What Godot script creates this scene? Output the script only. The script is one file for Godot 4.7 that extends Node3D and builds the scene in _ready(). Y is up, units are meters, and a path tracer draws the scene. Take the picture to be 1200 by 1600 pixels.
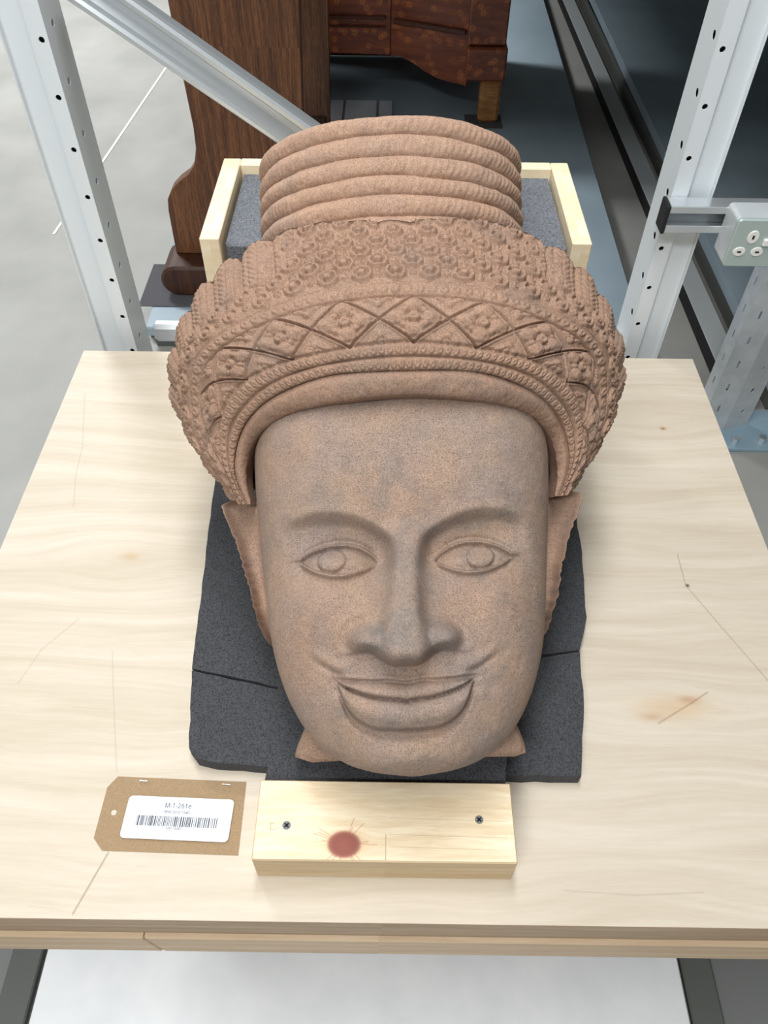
extends Node3D
# A carved stone head on a timber and foam rest, photographed from above in a museum store.

var nz := FastNoiseLite.new()
var rng := RandomNumberGenerator.new()
var M := {}

# ------------------------------------------------------------------ small helpers
func tag(o: Node3D, label: String, category := "", group := "", kind := "") -> Node3D:
	if label != "": o.set_meta("label", label)
	if category != "": o.set_meta("category", category)
	if group != "": o.set_meta("group", group)
	if kind != "": o.set_meta("kind", kind)
	return o

func thing(called: String, label: String, category: String, at := Vector3.ZERO, group := "") -> Node3D:
	var o := Node3D.new()
	o.name = called
	add_child(o, true)
	o.position = at
	return tag(o, label, category, group)

func part(called: String, mesh: Mesh, mat: Material, parent: Node, at := Vector3.ZERO, turn := Vector3.ZERO) -> MeshInstance3D:
	var o := MeshInstance3D.new()
	o.name = called
	o.mesh = mesh
	o.material_override = mat
	parent.add_child(o, true)
	o.position = at
	o.rotation = turn
	return o

func struct(called: String, mesh: Mesh, mat: Material, at := Vector3.ZERO) -> MeshInstance3D:
	var o := part(called, mesh, mat, self, at)
	o.set_meta("kind", "structure")
	return o

func tri(st: SurfaceTool, a: Vector3, b: Vector3, c: Vector3, n: Vector3) -> void:
	if (b - a).cross(c - a).dot(n) > 0.0:
		var k := b
		b = c
		c = k
	var m := -(b - a).cross(c - a)
	if m.length() < 1e-14:
		return
	m = m.normalized()
	for p in [a, b, c]:
		st.set_normal(m)
		st.add_vertex(p)

func quad(st: SurfaceTool, a: Vector3, b: Vector3, c: Vector3, d: Vector3, n: Vector3) -> void:
	tri(st, a, b, c, n)
	tri(st, a, c, d, n)

func begin() -> SurfaceTool:
	var st := SurfaceTool.new()
	st.begin(Mesh.PRIMITIVE_TRIANGLES)
	return st

# a box with chamfered edges, added to st
func add_box(st: SurfaceTool, c: Vector3, s: Vector3, b := 0.002, turn := Basis.IDENTITY) -> void:
	var h := s * 0.5
	b = minf(b, minf(h.x, minf(h.y, h.z)) * 0.9)
	var q := func(sx: float, sy: float, sz: float, axis: int) -> Vector3:
		var v := Vector3(sx * (h.x - b), sy * (h.y - b), sz * (h.z - b))
		v[axis] += [sx, sy, sz][axis] * b
		return c + turn * v
	var sg := [-1.0, 1.0]
	for s0: float in sg:
		quad(st, q.call(s0, -1, -1, 0), q.call(s0, 1, -1, 0), q.call(s0, 1, 1, 0), q.call(s0, -1, 1, 0), turn * Vector3(s0, 0, 0))
		quad(st, q.call(-1, s0, -1, 1), q.call(1, s0, -1, 1), q.call(1, s0, 1, 1), q.call(-1, s0, 1, 1), turn * Vector3(0, s0, 0))
		quad(st, q.call(-1, -1, s0, 2), q.call(1, -1, s0, 2), q.call(1, 1, s0, 2), q.call(-1, 1, s0, 2), turn * Vector3(0, 0, s0))
		for s1: float in sg:
			quad(st, q.call(s0, s1, -1, 0), q.call(s0, s1, 1, 0), q.call(s0, s1, 1, 1), q.call(s0, s1, -1, 1), turn * Vector3(s0, s1, 0))
			quad(st, q.call(s0, -1, s1, 0), q.call(s0, 1, s1, 0), q.call(s0, 1, s1, 2), q.call(s0, -1, s1, 2), turn * Vector3(s0, 0, s1))
			quad(st, q.call(-1, s0, s1, 1), q.call(1, s0, s1, 1), q.call(1, s0, s1, 2), q.call(-1, s0, s1, 2), turn * Vector3(0, s0, s1))
			for s2: float in sg:
				tri(st, q.call(s0, s1, s2, 0), q.call(s0, s1, s2, 1), q.call(s0, s1, s2, 2), turn * Vector3(s0, s1, s2))

func box(s: Vector3, b := 0.002) -> Mesh:
	var st := begin()
	add_box(st, Vector3.ZERO, s, b)
	return st.commit()

# a polygon in x,y with thickness along z (from z0 to z1), with a chamfer b on the z1 face
func add_prism(st: SurfaceTool, poly: PackedVector2Array, z0: float, z1: float, xf := Transform3D.IDENTITY, b := 0.0) -> void:
	var top := poly
	if b > 0.0:
		var o := Geometry2D.offset_polygon(poly, -b, Geometry2D.JOIN_MITER)
		if o.size() == 1 and o[0].size() == poly.size():
			top = o[0]
			# keep the same start corner
			var best := 0
			for k in top.size():
				if top[k].distance_to(poly[0]) < top[best].distance_to(poly[0]): best = k
			var r := PackedVector2Array()
			var same := Geometry2D.is_polygon_clockwise(top) == Geometry2D.is_polygon_clockwise(poly)
			for k in top.size():
				r.append(top[(best + k) % top.size()] if same else top[(best - k + top.size()) % top.size()])
			top = r
		else:
			b = 0.0
	var cw := Geometry2D.is_polygon_clockwise(poly)
	var idx := Geometry2D.triangulate_polygon(poly)
	for k in range(0, idx.size(), 3):
		var f := func(p: Vector2, z: float) -> Vector3: return xf * Vector3(p.x, p.y, z)
		tri(st, f.call(poly[idx[k]], z0), f.call(poly[idx[k + 1]], z0), f.call(poly[idx[k + 2]], z0), xf.basis * Vector3(0, 0, signf(z0 - z1)))
		tri(st, f.call(top[idx[k]], z1), f.call(top[idx[k + 1]], z1), f.call(top[idx[k + 2]], z1), xf.basis * Vector3(0, 0, signf(z1 - z0)))
	var zb := z1 - signf(z1 - z0) * b
	for k in poly.size():
		var p := poly[k]
		var r2 := poly[(k + 1) % poly.size()]
		var n2 := (r2 - p).orthogonal() * (1.0 if cw else -1.0)
		n2 = -n2
		# outward test
		if Geometry2D.is_point_in_polygon((p + r2) * 0.5 + n2.normalized() * 1e-4, poly): n2 = -n2
		var n := xf.basis * Vector3(n2.x, n2.y, 0)
		quad(st, xf * Vector3(p.x, p.y, z0), xf * Vector3(r2.x, r2.y, z0), xf * Vector3(r2.x, r2.y, zb), xf * Vector3(p.x, p.y, zb), n)
		if b > 0.0:
			var p2 := top[k]
			var q2 := top[(k + 1) % top.size()]
			quad(st, xf * Vector3(p.x, p.y, zb), xf * Vector3(r2.x, r2.y, zb), xf * Vector3(q2.x, q2.y, z1), xf * Vector3(p2.x, p2.y, z1), n + xf.basis * Vector3(0, 0, signf(z1 - z0)) * n.length())

func prism(poly: PackedVector2Array, z0: float, z1: float, b := 0.0) -> Mesh:
	var st := begin()
	add_prism(st, poly, z0, z1, Transform3D.IDENTITY, b)
	return st.commit()

# a slab lying flat: poly holds world x and z, from height y0 up to y1
func slab(poly: PackedVector2Array, y0: float, y1: float, b := 0.0) -> Mesh:
	var st := begin()
	var q := PackedVector2Array()
	for p in poly: q.append(Vector2(p.x, -p.y))
	add_prism(st, q, y0, y1, Transform3D(Basis(Vector3.RIGHT, -PI / 2), Vector3.ZERO), b)
	return st.commit()

func add_cyl(st: SurfaceTool, a: Vector3, b: Vector3, r: float, n := 16, r2 := -1.0) -> void:
	if r2 < 0.0: r2 = r
	var d := (b - a).normalized()
	var x := d.cross(Vector3.UP if absf(d.y) < 0.9 else Vector3.RIGHT).normalized()
	var y := d.cross(x)
	for k in n:
		var e0 := x * cos(TAU * k / n) + y * sin(TAU * k / n)
		var e1 := x * cos(TAU * (k + 1) / n) + y * sin(TAU * (k + 1) / n)
		quad(st, a + e0 * r, a + e1 * r, b + e1 * r2, b + e0 * r2, e0 + e1)
		tri(st, a, a + e0 * r, a + e1 * r, -d)
		tri(st, b, b + e0 * r2, b + e1 * r2, d)

# a strip of sheet steel along v with a round or long hole in every cell; u across (0..w), holes at u0
func add_perforated(st: SurfaceTool, o: Vector3, U: Vector3, V: Vector3, w: float, u0: float, v_first: float, pitch: float, count: int, v_lo: float, v_hi: float, r: float, slot := 0.0, t := 0.002) -> void:
	var N := U.cross(V).normalized()
	var at := func(u: float, v: float) -> Vector3: return o + U * u + V * v
	var k0 := 18
	for side: float in [0.0, 1.0]:
		var off := -N * t * side
		var nn := N * (1.0 - 2.0 * side)
		quad(st, at.call(0, v_lo) + off, at.call(w, v_lo) + off, at.call(w, v_first - pitch / 2) + off, at.call(0, v_first - pitch / 2) + off, nn)
		var last := v_first + pitch * (count - 0.5)
		if v_hi > last:
			quad(st, at.call(0, last) + off, at.call(w, last) + off, at.call(w, v_hi) + off, at.call(0, v_hi) + off, nn)
		for c in count:
			var vc := v_first + pitch * c
			for k in k0:
				var pp := []
				for kk in [k, k + 1]:
					var an: float = TAU * kk / k0
					var hx := cos(an) * r
					var hy := sin(an) * r + signf(sin(an)) * slot if absf(sin(an)) > 1e-4 else 0.0
					# outer cell rim in the same direction
					var dx := cos(an)
					var dy := sin(an)
					var lim := 1e9
					if dx > 1e-6: lim = minf(lim, (w - u0) / dx)
					if dx < -1e-6: lim = minf(lim, u0 / -dx)
					if absf(dy) > 1e-6: lim = minf(lim, pitch * 0.5 / absf(dy))
					pp.append([Vector2(u0 + hx, vc + hy), Vector2(u0 + dx * lim, vc + dy * lim), Vector2(dx, dy)])
				var A: Array = pp[0]
				var B: Array = pp[1]
				quad(st, at.call(A[0].x, A[0].y) + off, at.call(B[0].x, B[0].y) + off, at.call(B[1].x, B[1].y) + off, at.call(A[1].x, A[1].y) + off, nn)
				# fill the corners of the cell
				var ca: Vector2 = A[1]
				var cb: Vector2 = B[1]
				if absf(ca.x - cb.x) > 1e-5 and absf(ca.y - cb.y) > 1e-5:
					var cx := 0.0 if minf(ca.x, cb.x) < 1e-5 else w
					var cy := vc - pitch * 0.5 if minf(ca.y, cb.y) < vc else vc + pitch * 0.5
					tri(st, at.call(ca.x, ca.y) + off, at.call(cb.x, cb.y) + off, at.call(cx, cy) + off, nn)
				if side == 0.0:
					var inn: Vector3 = U * -(A[2].x + B[2].x) + V * -(A[2].y + B[2].y)
					quad(st, at.call(A[0].x, A[0].y), at.call(B[0].x, B[0].y), at.call(B[0].x, B[0].y) - N * t, at.call(A[0].x, A[0].y) - N * t, inn)

# ------------------------------------------------------------------ smooth grids
func grid_normals(P: PackedVector3Array, nu: int, nv: int, closed: bool, flip: bool) -> PackedVector3Array:
	var N := PackedVector3Array()
	N.resize(nu * nv)
	for j in nv:
		var jm := maxi(j - 1, 0) * nu
		var jp := mini(j + 1, nv - 1) * nu
		var j0 := j * nu
		for i in nu:
			var im := i - 1
			var ip := i + 1
			if closed:
				if im < 0: im = nu - 2
				if ip > nu - 1: ip = 1
			else:
				im = maxi(im, 0)
				ip = mini(ip, nu - 1)
			var n := (P[j0 + ip] - P[j0 + im]).cross(P[jp + i] - P[jm + i])
			N[j0 + i] = (-n if flip else n).normalized()
	for i in nu:
		if N[i].length() < 0.5: N[i] = N[nu + i]
		if N[(nv - 1) * nu + i].length() < 0.5: N[(nv - 1) * nu + i] = N[(nv - 2) * nu + i]
	return N

func slice(P: PackedVector3Array, N: PackedVector3Array, C: PackedColorArray, nu: int, i0: int, i1: int, j0: int, j1: int, flip: bool) -> ArrayMesh:
	var p := PackedVector3Array()
	var n := PackedVector3Array()
	var c := PackedColorArray()
	for j in range(j0, j1 + 1):
		p.append_array(P.slice(j * nu + i0, j * nu + i1 + 1))
		n.append_array(N.slice(j * nu + i0, j * nu + i1 + 1))
		if C.size(): c.append_array(C.slice(j * nu + i0, j * nu + i1 + 1))
	var w := i1 - i0 + 1
	var idx := PackedInt32Array()
	idx.resize((w - 1) * (j1 - j0) * 6)
	var k := 0
	for j in j1 - j0:
		for i in w - 1:
			var a := j * w + i
			var b := a + 1
			var d := a + w
			var e := d + 1
			if flip:
				idx[k] = a; idx[k + 1] = b; idx[k + 2] = d; idx[k + 3] = b; idx[k + 4] = e; idx[k + 5] = d
			else:
				idx[k] = a; idx[k + 1] = d; idx[k + 2] = b; idx[k + 3] = b; idx[k + 4] = d; idx[k + 5] = e
			k += 6
	var arr := []
	arr.resize(Mesh.ARRAY_MAX)
	arr[Mesh.ARRAY_VERTEX] = p
	arr[Mesh.ARRAY_NORMAL] = n
	if C.size(): arr[Mesh.ARRAY_COLOR] = c
	arr[Mesh.ARRAY_INDEX] = idx
	var m := ArrayMesh.new()
	m.add_surface_from_arrays(Mesh.PRIMITIVE_TRIANGLES, arr)
	return m

func grid(P: PackedVector3Array, nu: int, nv: int, closed := false, flip := false, C := PackedColorArray()) -> ArrayMesh:
	return slice(P, grid_normals(P, nu, nv, closed, flip), C, nu, 0, nu - 1, 0, nv - 1, flip)

func tab(x: float, T: Array) -> float:      # smooth table look-up: [x0, y0, x1, y1, ...]
	if x <= T[0]: return T[1]
	var n := T.size()
	for k in range(2, n, 2):
		if x < T[k]:
			var f: float = (x - T[k - 2]) / (T[k] - T[k - 2])
			var y0: float = T[k - 1]
			var y1: float = T[k + 1]
			var ym: float = T[k - 3] if k >= 4 else y0 - (y1 - y0)
			var yp: float = T[k + 3] if k + 3 < n else y1 + (y1 - y0)
			var xm: float = T[k - 4] if k >= 4 else T[k - 2] - (T[k] - T[k - 2])
			var xp: float = T[k + 2] if k + 3 < n else T[k] + (T[k] - T[k - 2])
			var h: float = T[k] - T[k - 2]
			var m0: float = (y1 - ym) / (T[k] - xm) * h
			var m1: float = (yp - y0) / (xp - T[k - 2]) * h
			var f2 := f * f
			var f3 := f2 * f
			return y0 * (2 * f3 - 3 * f2 + 1) + m0 * (f3 - 2 * f2 + f) + y1 * (3 * f2 - 2 * f3) + m1 * (f3 - f2)
	return T[n - 1]

func gs(x: float, w: float) -> float:
	var q := x / w
	return exp(-q * q)

# ------------------------------------------------------------------ materials
func tri_mat(tex: Texture2D, scale: Vector3, col: Color, rough: float, world := false) -> StandardMaterial3D:
	var m := StandardMaterial3D.new()
	m.albedo_color = col
	m.albedo_texture = tex
	m.uv1_triplanar = true
	m.uv1_world_triplanar = world
	m.uv1_scale = scale
	m.roughness = rough
	return m

func plain(col: Color, rough: float, metal := 0.0) -> StandardMaterial3D:
	var m := StandardMaterial3D.new()
	m.albedo_color = col
	m.roughness = rough
	m.metallic = metal
	return m

func bump(m: StandardMaterial3D, tex: Texture2D, cm: float) -> void:
	m.heightmap_enabled = true
	m.heightmap_texture = tex
	m.heightmap_scale = cm

func speckle(size: int, lo: float, hi: float, dark_share: float, dark: float, light_share: float, sd: int) -> ImageTexture:
	rng.seed = sd
	var raw := PackedFloat32Array()
	raw.resize(size * size)
	for k in size * size:
		var v := rng.randf_range(lo, hi)
		var r := rng.randf()
		if r < dark_share: v = dark
		elif r > 1.0 - light_share: v = 1.0
		raw[k] = v
	var im := Image.create(size, size, false, Image.FORMAT_RGB8)
	for y in size:
		var y1 := ((y + 1) % size) * size
		for x in size:
			var x1 := (x + 1) % size
			var v := raw[y * size + x] * 0.5 + (raw[y * size + x1] + raw[y1 + x]) * 0.19 + raw[y1 + x1] * 0.12
			im.set_pixel(x, y, Color(v, v, v))
	return ImageTexture.create_from_image(im)

func cloud(size: int, freq: float, sd: int, lo: Color, hi: Color, octaves := 4) -> ImageTexture:
	var n := FastNoiseLite.new()
	n.seed = sd
	n.frequency = freq
	n.fractal_octaves = octaves
	var g := n.get_seamless_image(size, size)
	var im := Image.create(size, size, false, Image.FORMAT_RGB8)
	for y in size:
		for x in size:
			im.set_pixel(x, y, lo.lerp(hi, g.get_pixel(x, y).r))
	return ImageTexture.create_from_image(im)

# wood whose grain runs along u
func wood(w: int, h: int, sd: int, lo: Color, hi: Color, rings: float, wave: float, knots := [], pore := 0.06) -> Image:
	var n := FastNoiseLite.new()
	n.seed = sd
	n.frequency = 1.0
	n.fractal_octaves = 3
	var im := Image.create(w, h, false, Image.FORMAT_RGB8)
	for y in h:
		var fy := float(y) / h
		for x in w:
			var fx := float(x) / w
			var f := fy + wave * n.get_noise_2d(fx * 1.6, fy * 2.6)
			for k in knots:
				var ddx: float = (fx - k[0]) / k[2]
				var ddy: float = (fy - k[1]) / k[3]
				f += k[3] * 0.9 * ddy * exp(-(ddx * ddx + ddy * ddy)) * k[4]
			var a := n.get_noise_2d(f * rings, fx * 1.2 + 7.0)
			var b := n.get_noise_2d(f * rings * 4.3 + 31.0, fx * 5.0)
			var c := n.get_noise_2d(fx * 22.0 + 3.0, fy * 420.0)
			var v := 0.52 + a * 0.55 + b * 0.32 + c * pore * 4.0
			im.set_pixel(x, y, lo.lerp(hi, clampf(v, 0.0, 1.0)))
	return im

func stroke(im: Image, pts: Array, r: float, col: Color, strength: float) -> void:
	for k in pts.size() - 1:
		var a: Vector2 = pts[k]
		var b: Vector2 = pts[k + 1]
		var steps := int(a.distance_to(b) * 2.0) + 1
		for s in steps + 1:
			var p := a.lerp(b, float(s) / steps)
			var R := int(ceil(r))
			for dy in range(-R, R + 1):
				for dx in range(-R, R + 1):
					var px := int(p.x) + dx
					var py := int(p.y) + dy
					if px < 0 or py < 0 or px >= im.get_width() or py >= im.get_height(): continue
					var f := clampf(1.0 - Vector2(px, py).distance_to(p) / maxf(r, 0.6), 0.0, 1.0) * strength
					im.set_pixel(px, py, im.get_pixel(px, py).lerp(col, f * 0.5))

func blot(im: Image, c: Vector2, rx: float, ry: float, col: Color, strength: float, hard := 1.0) -> void:
	for py in range(maxi(0, int(c.y - ry * 2.2)), mini(im.get_height(), int(c.y + ry * 2.2) + 1)):
		for px in range(maxi(0, int(c.x - rx * 2.2)), mini(im.get_width(), int(c.x + rx * 2.2) + 1)):
			var d := sqrt(pow((px - c.x) / rx, 2) + pow((py - c.y) / ry, 2))
			var f := exp(-pow(d, 2.0 * hard)) * strength
			im.set_pixel(px, py, im.get_pixel(px, py).lerp(col, f))

func make_materials() -> void:
	var grain := speckle(256, 0.66, 1.0, 0.06, 0.40, 0.12, 11)
	M.stone = tri_mat(grain, Vector3.ONE * 11.0, Color(1, 1, 1), 0.88)
	M.stone.vertex_color_use_as_albedo = true
	bump(M.stone, grain, 0.07)
	var fo := speckle(256, 0.62, 0.98, 0.1, 0.35, 0.06, 23)
	M.foam = tri_mat(fo, Vector3.ONE * 7.0, Color8(88, 89, 93), 0.95)
	bump(M.foam, fo, 0.12)
	M.foam_light = tri_mat(fo, Vector3.ONE * 7.0, Color8(140, 144, 152), 0.95)
	bump(M.foam_light, fo, 0.12)
	# floor, room
	M.floor = tri_mat(cloud(512, 0.008, 5, Color8(160, 159, 154), Color8(182, 181, 176), 6), Vector3.ONE * 0.5, Color(1, 1, 1), 0.55, true)
	M.white_wall = plain(Color8(222, 224, 224), 0.9)
	M.steel_white = plain(Color8(226, 232, 236), 0.4, 0.0)
	M.blue_deck = tri_mat(cloud(256, 0.012, 8, Color8(160, 178, 190), Color8(174, 192, 202), 4), Vector3.ONE * 0.8, Color(1, 1, 1), 0.4, true)
	M.galv = tri_mat(cloud(256, 0.03, 9, Color8(188, 193, 197), Color8(212, 216, 219), 3), Vector3(2, 2, 2), Color(1, 1, 1), 0.38)
	M.galv.metallic = 0.1
	M.galv_bright = plain(Color8(216, 221, 225), 0.28, 0.7)
	M.grey_steel = plain(Color8(124, 125, 124), 0.6)
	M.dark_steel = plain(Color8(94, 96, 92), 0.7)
	M.black = plain(Color8(22, 22, 24), 0.7)
	M.pad = plain(Color8(92, 91, 95), 0.9)
	M.white_sheet = tri_mat(cloud(256, 0.02, 12, Color8(236, 238, 240), Color8(248, 249, 250), 4), Vector3.ONE * 2.0, Color(1, 1, 1), 0.5)
	# timbers
	var pine := ImageTexture.create_from_image(wood(512, 256, 31, Color8(198, 168, 128), Color8(224, 202, 166), 9.0, 0.05))
	M.pine = tri_mat(pine, Vector3(2.0, 6.0, 6.0), Color(1, 1, 1), 0.6)
	M.ply_edge = tri_mat(ImageTexture.create_from_image(wood(512, 128, 37, Color8(158, 134, 108), Color8(188, 164, 136), 7.0, 0.05)), Vector3(1.6, 9.0, 9.0), Color(1, 1, 1), 0.65)
	var oak := wood(512, 256, 41, Color8(78, 47, 29), Color8(150, 98, 62), 22.0, 0.03, [], 0.12)
	oak.rotate_90(CLOCKWISE)
	M.batten = tri_mat(ImageTexture.create_from_image(wood(512, 128, 38, Color8(186, 160, 130), Color8(212, 188, 158), 7.0, 0.05)), Vector3(1.6, 9.0, 9.0), Color(1, 1, 1), 0.65)
	M.dark_oak = tri_mat(ImageTexture.create_from_image(oak), Vector3(3.6, 1.3, 3.6), Color(1, 1, 1), 0.5)

# ------------------------------------------------------------------ the stone head
# Its own axes: x to the viewer's right, y from the chin to the crown, z out of the face. Metres.
func stone_col(p: Vector3, warm: float, grey: float, shade := 1.0, ruddy := 0.0) -> Color:
	var n := nz.get_noise_3dv(p * 16.0) * 0.5 + 0.5
	var n2 := nz.get_noise_3dv(p * 45.0 + Vector3(9, 3, 5))
	var c := Color(0.475, 0.325, 0.235).lerp(Color(0.395, 0.295, 0.247), smoothstep(0.15, 0.85, n))
	c = c.lerp(Color(0.50, 0.300, 0.200), ruddy)
	c = c.lerp(Color(0.50, 0.300, 0.195), clampf(warm, 0, 1))
	c = c.lerp(Color(0.27, 0.235, 0.21), clampf(grey, 0, 1))
	var k := (1.09 + n2 * 0.11) * shade
	return Color(c.r * k, c.g * k, c.b * k)

const W_T := [0.0, 0.010, 0.003, 0.034, 0.010, 0.056, 0.028, 0.081, 0.055, 0.100, 0.085, 0.1125, 0.12, 0.121, 0.165, 0.127, 0.21, 0.132, 0.255, 0.1365, 0.29, 0.137, 0.33, 0.128]
const ZF_T := [0.0, 0.077, 0.004, 0.090, 0.012, 0.099, 0.03, 0.1045, 0.06, 0.107, 0.1, 0.107, 0.17, 0.104, 0.2, 0.108, 0.25, 0.113, 0.3, 0.110, 0.33, 0.100]
const ZC_T := [0.0, 0.058, 0.03, 0.048, 0.08, 0.034, 0.165, 0.018, 0.25, 0.012, 0.33, 0.008]
const NH_T := [0.080, 0.0, 0.086, 0.030, 0.090, 0.040, 0.095, 0.0425, 0.102, 0.0405, 0.115, 0.034, 0.135, 0.026, 0.155, 0.0195, 0.172, 0.0145, 0.188, 0.0075, 0.203, 0.0]
const NW_T := [0.085, 0.013, 0.093, 0.0172, 0.105, 0.0168, 0.125, 0.0138, 0.15, 0.0118, 0.175, 0.0112, 0.2, 0.015]
const BROW_T := [0.008, 0.184, 0.016, 0.190, 0.03, 0.1995, 0.045, 0.2055, 0.062, 0.2085, 0.08, 0.2085, 0.104, 0.2035]
const LIPB_T := [0.0, 0.0365, 0.02, 0.0375, 0.03, 0.0405, 0.04, 0.047, 0.047, 0.057, 0.0525, 0.071]

func face_relief(x: float, y: float) -> Vector3:   # x: height out of the face; y: grey wear; z: warm stain
	var low := 1.0 - smoothstep(0.11, 0.2, y)
	var xs := x + 0.0055 * low
	var ax := absf(xs)
	var d := 0.0
	var dn := 0.0
	var grey := 0.0
	# eye hollow and brow
	d -= 0.0085 * gs(ax - 0.056, 0.038) * gs(y - 0.181, 0.021)
	d -= 0.006 * gs(ax - 0.024, 0.010) * gs(y - 0.172, 0.018)
	var yb := tab(ax, BROW_T)
	var span := smoothstep(0.008, 0.02, ax) * (1.0 - smoothstep(0.078, 0.110, ax))
	d -= 0.0064 * smoothstep(-0.002, 0.0085, yb - y) * smoothstep(yb - 0.042, yb - 0.012, y) * span
	d += 0.0014 * gs(y - yb - 0.002, 0.0050) * span
	grey += 0.16 * gs(y - yb + 0.004, 0.008) * span
	# eye
	var tt := (ax - 0.0245) / 0.0615
	if tt > -0.25 and tt < 1.3 and y > 0.14 and y < 0.2:
		var tc := clampf(tt, 0.0, 1.0)
		var e := y - 0.1690 - 0.0030 * tt
		var sn := sin(PI * tc)
		var hu := 0.0120 * pow(maxf(sin(PI * pow(tc, 0.92)), 0.0), 0.75)
		var hl := 0.0112 * pow(maxf(sn, 0.0), 0.85)
		var inside := smoothstep(-0.0004, 0.0006, hu - e) * smoothstep(-0.0004, 0.0006, e + hl) * (1.0 if tt > 0.0 and tt < 1.0 else 0.0)
		if inside > 0.0:
			var mid := (hu - hl) * 0.5
			var half := maxf((hu + hl) * 0.5, 0.001)
			var q := (e - mid) / half
			var bulge := 0.0062 * pow(sn, 0.8) * (1.0 - 0.80 * q * q) - 0.0022
			var rr := sqrt(pow((ax - 0.0605) / 0.0122, 2) + pow((e - 0.0002) / 0.0104, 2))
			bulge += 0.0016 * (1.0 - smoothstep(0.86, 1.0, rr)) - 0.0013 * gs(rr - 1.06, 0.10)
			d += inside * bulge
		var ends := smoothstep(-0.14, 0.06, tt) * (1.0 - smoothstep(1.0, 1.2, tt))
		var ends2 := smoothstep(-0.06, 0.08, tt) * (1.0 - smoothstep(0.94, 1.08, tt))
		d += 0.0052 * gs(e - hu - 0.0020, 0.0015) * ends
		d += 0.0048 * gs(e + hl + 0.0022, 0.0015) * ends2
		d -= 0.0016 * gs(e - hu - 0.0062, 0.0015) * ends2
		d -= 0.0008 * gs(e + hl + 0.006, 0.0020) * ends2
	# nose
	if y > 0.078 and y < 0.21 and ax < 0.065:
		var nh := tab(y, NH_T)
		var nw := tab(y, NW_T)
		var q2 := ax / (nw * 1.08)
		var fl := nw * lerpf(1.9, 2.5, smoothstep(0.15, 0.105, y))
		var ridge := nh * 0.66 / (1.0 + pow(q2, 5.0))
		var flare := nh * 0.34 * gs(ax, fl) * (1.0 - smoothstep(0.040, 0.060, ax))
		var al := (pow((ax - 0.0272) / 0.0148, 2) + pow((y - 0.1055) / 0.0120, 2))
		var ala := 0.0185 * exp(-pow(al, 1.9)) * (1.0 - 0.35 * smoothstep(0.103, 0.118, y))
		var cut := 0.0862 + 0.0108 * smoothstep(0.007, 0.030, ax) - 0.002 * smoothstep(0.03, 0.044, ax)
		var c := smoothstep(cut - 0.0022, cut + 0.0022, y)
		ridge += flare * 0.6
		dn += lerpf(maxf(ridge, ala + ridge * 0.25), sqrt(ridge * ridge + ala * ala), 0.5) * c + flare * 0.4 * smoothstep(cut - 0.012, cut + 0.010, y)
		d -= 0.0030 * gs(y - cut - 0.0022, 0.0017) * smoothstep(0.010, 0.018, ax) * (1.0 - smoothstep(0.032, 0.040, ax))
		d -= 0.0016 * gs(sqrt(al) - 1.4, 0.22) * smoothstep(0.030, 0.036, ax) * smoothstep(0.094, 0.1, y)
		grey += 0.35 * gs(ax, 0.022) * smoothstep(0.09, 0.10, y) * (1.0 - smoothstep(0.15, 0.20, y)) + 0.45 * gs(al, 1.2)
	# mouth
	if y < 0.12 and ax < 0.1:
		d += 0.0065 * gs(xs, 0.052) * gs(y - 0.064, 0.030)
		var k2 := ax / 0.052
		var ym := 0.0590 + 0.0140 * pow(k2, 2.3) + 0.0010 * gs(xs, 0.004) * -1.0
		var yt := 0.0720 + 0.0028 * k2 * k2 - 0.0010 * gs(xs, 0.007) + 0.0006 * gs(ax - 0.014, 0.008)
		var lb := tab(ax, LIPB_T)
		var lip := 1.0 - smoothstep(0.046, 0.055, ax)
		if y > ym and y < yt + 0.004:
			var qq := clampf((y - ym) / maxf(yt - ym, 0.001), 0.0, 1.0)
			d += 0.0062 * pow(maxf(sin(PI * pow(qq, 0.72)), 0.0), 0.65) * lip
		elif y <= ym and y > lb - 0.002:
			var q3 := clampf((ym - y) / maxf(ym - lb, 0.001), 0.0, 1.0)
			d += 0.0088 * pow(maxf(sin(PI * (0.04 + 0.96 * pow(q3, 1.12))), 0.0), 0.55) * lip
		d -= 0.0030 * gs(y - ym, 0.0013) * (1.0 - smoothstep(0.050, 0.058, ax))
		d -= 0.0018 * gs(y - yt - 0.0008, 0.0011) * (1.0 - smoothstep(0.048, 0.058, ax))
		d += 0.0012 * gs(y - yt - 0.0036, 0.0016) * (1.0 - smoothstep(0.048, 0.062, ax))
		d += 0.0014 * gs(y - lb - 0.0022, 0.0016) * (1.0 - smoothstep(0.044, 0.054, ax))
		d -= 0.0036 * gs(y - lb + 0.0030, 0.0042) * (1.0 - smoothstep(0.05, 0.062, ax))
		# fold that runs from the mouth corners up over the cheeks
		var yf := 0.0765 + 0.019 * smoothstep(0.040, 0.088, ax)
		var on := smoothstep(0.040, 0.052, ax) * (1.0 - smoothstep(0.064, 0.079, ax))
		d -= 0.0015 * gs(y - yf, 0.0028) * on
		d += 0.0022 * gs(y - yf - 0.006, 0.0045) * on
		# corner pits
		d -= 0.0020 * gs(ax - 0.054, 0.005) * gs(y - 0.0755, 0.005)
	# chin and cheeks
	d += 0.0060 * gs(xs, 0.030) * gs(y - 0.016, 0.014)
	d += 0.0060 * gs(ax - 0.074, 0.030) * gs(y - 0.128, 0.030)
	var warm := 0.55 * gs(x + 0.075, 0.035) * gs(y - 0.115, 0.04) + 0.35 * gs(x - 0.05, 0.04) * gs(y - 0.135, 0.02) + 0.3 * gs(x, 0.03) * gs(y - 0.22, 0.03)
	return Vector3(d * 1.3 + dn, grey, warm)

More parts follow.
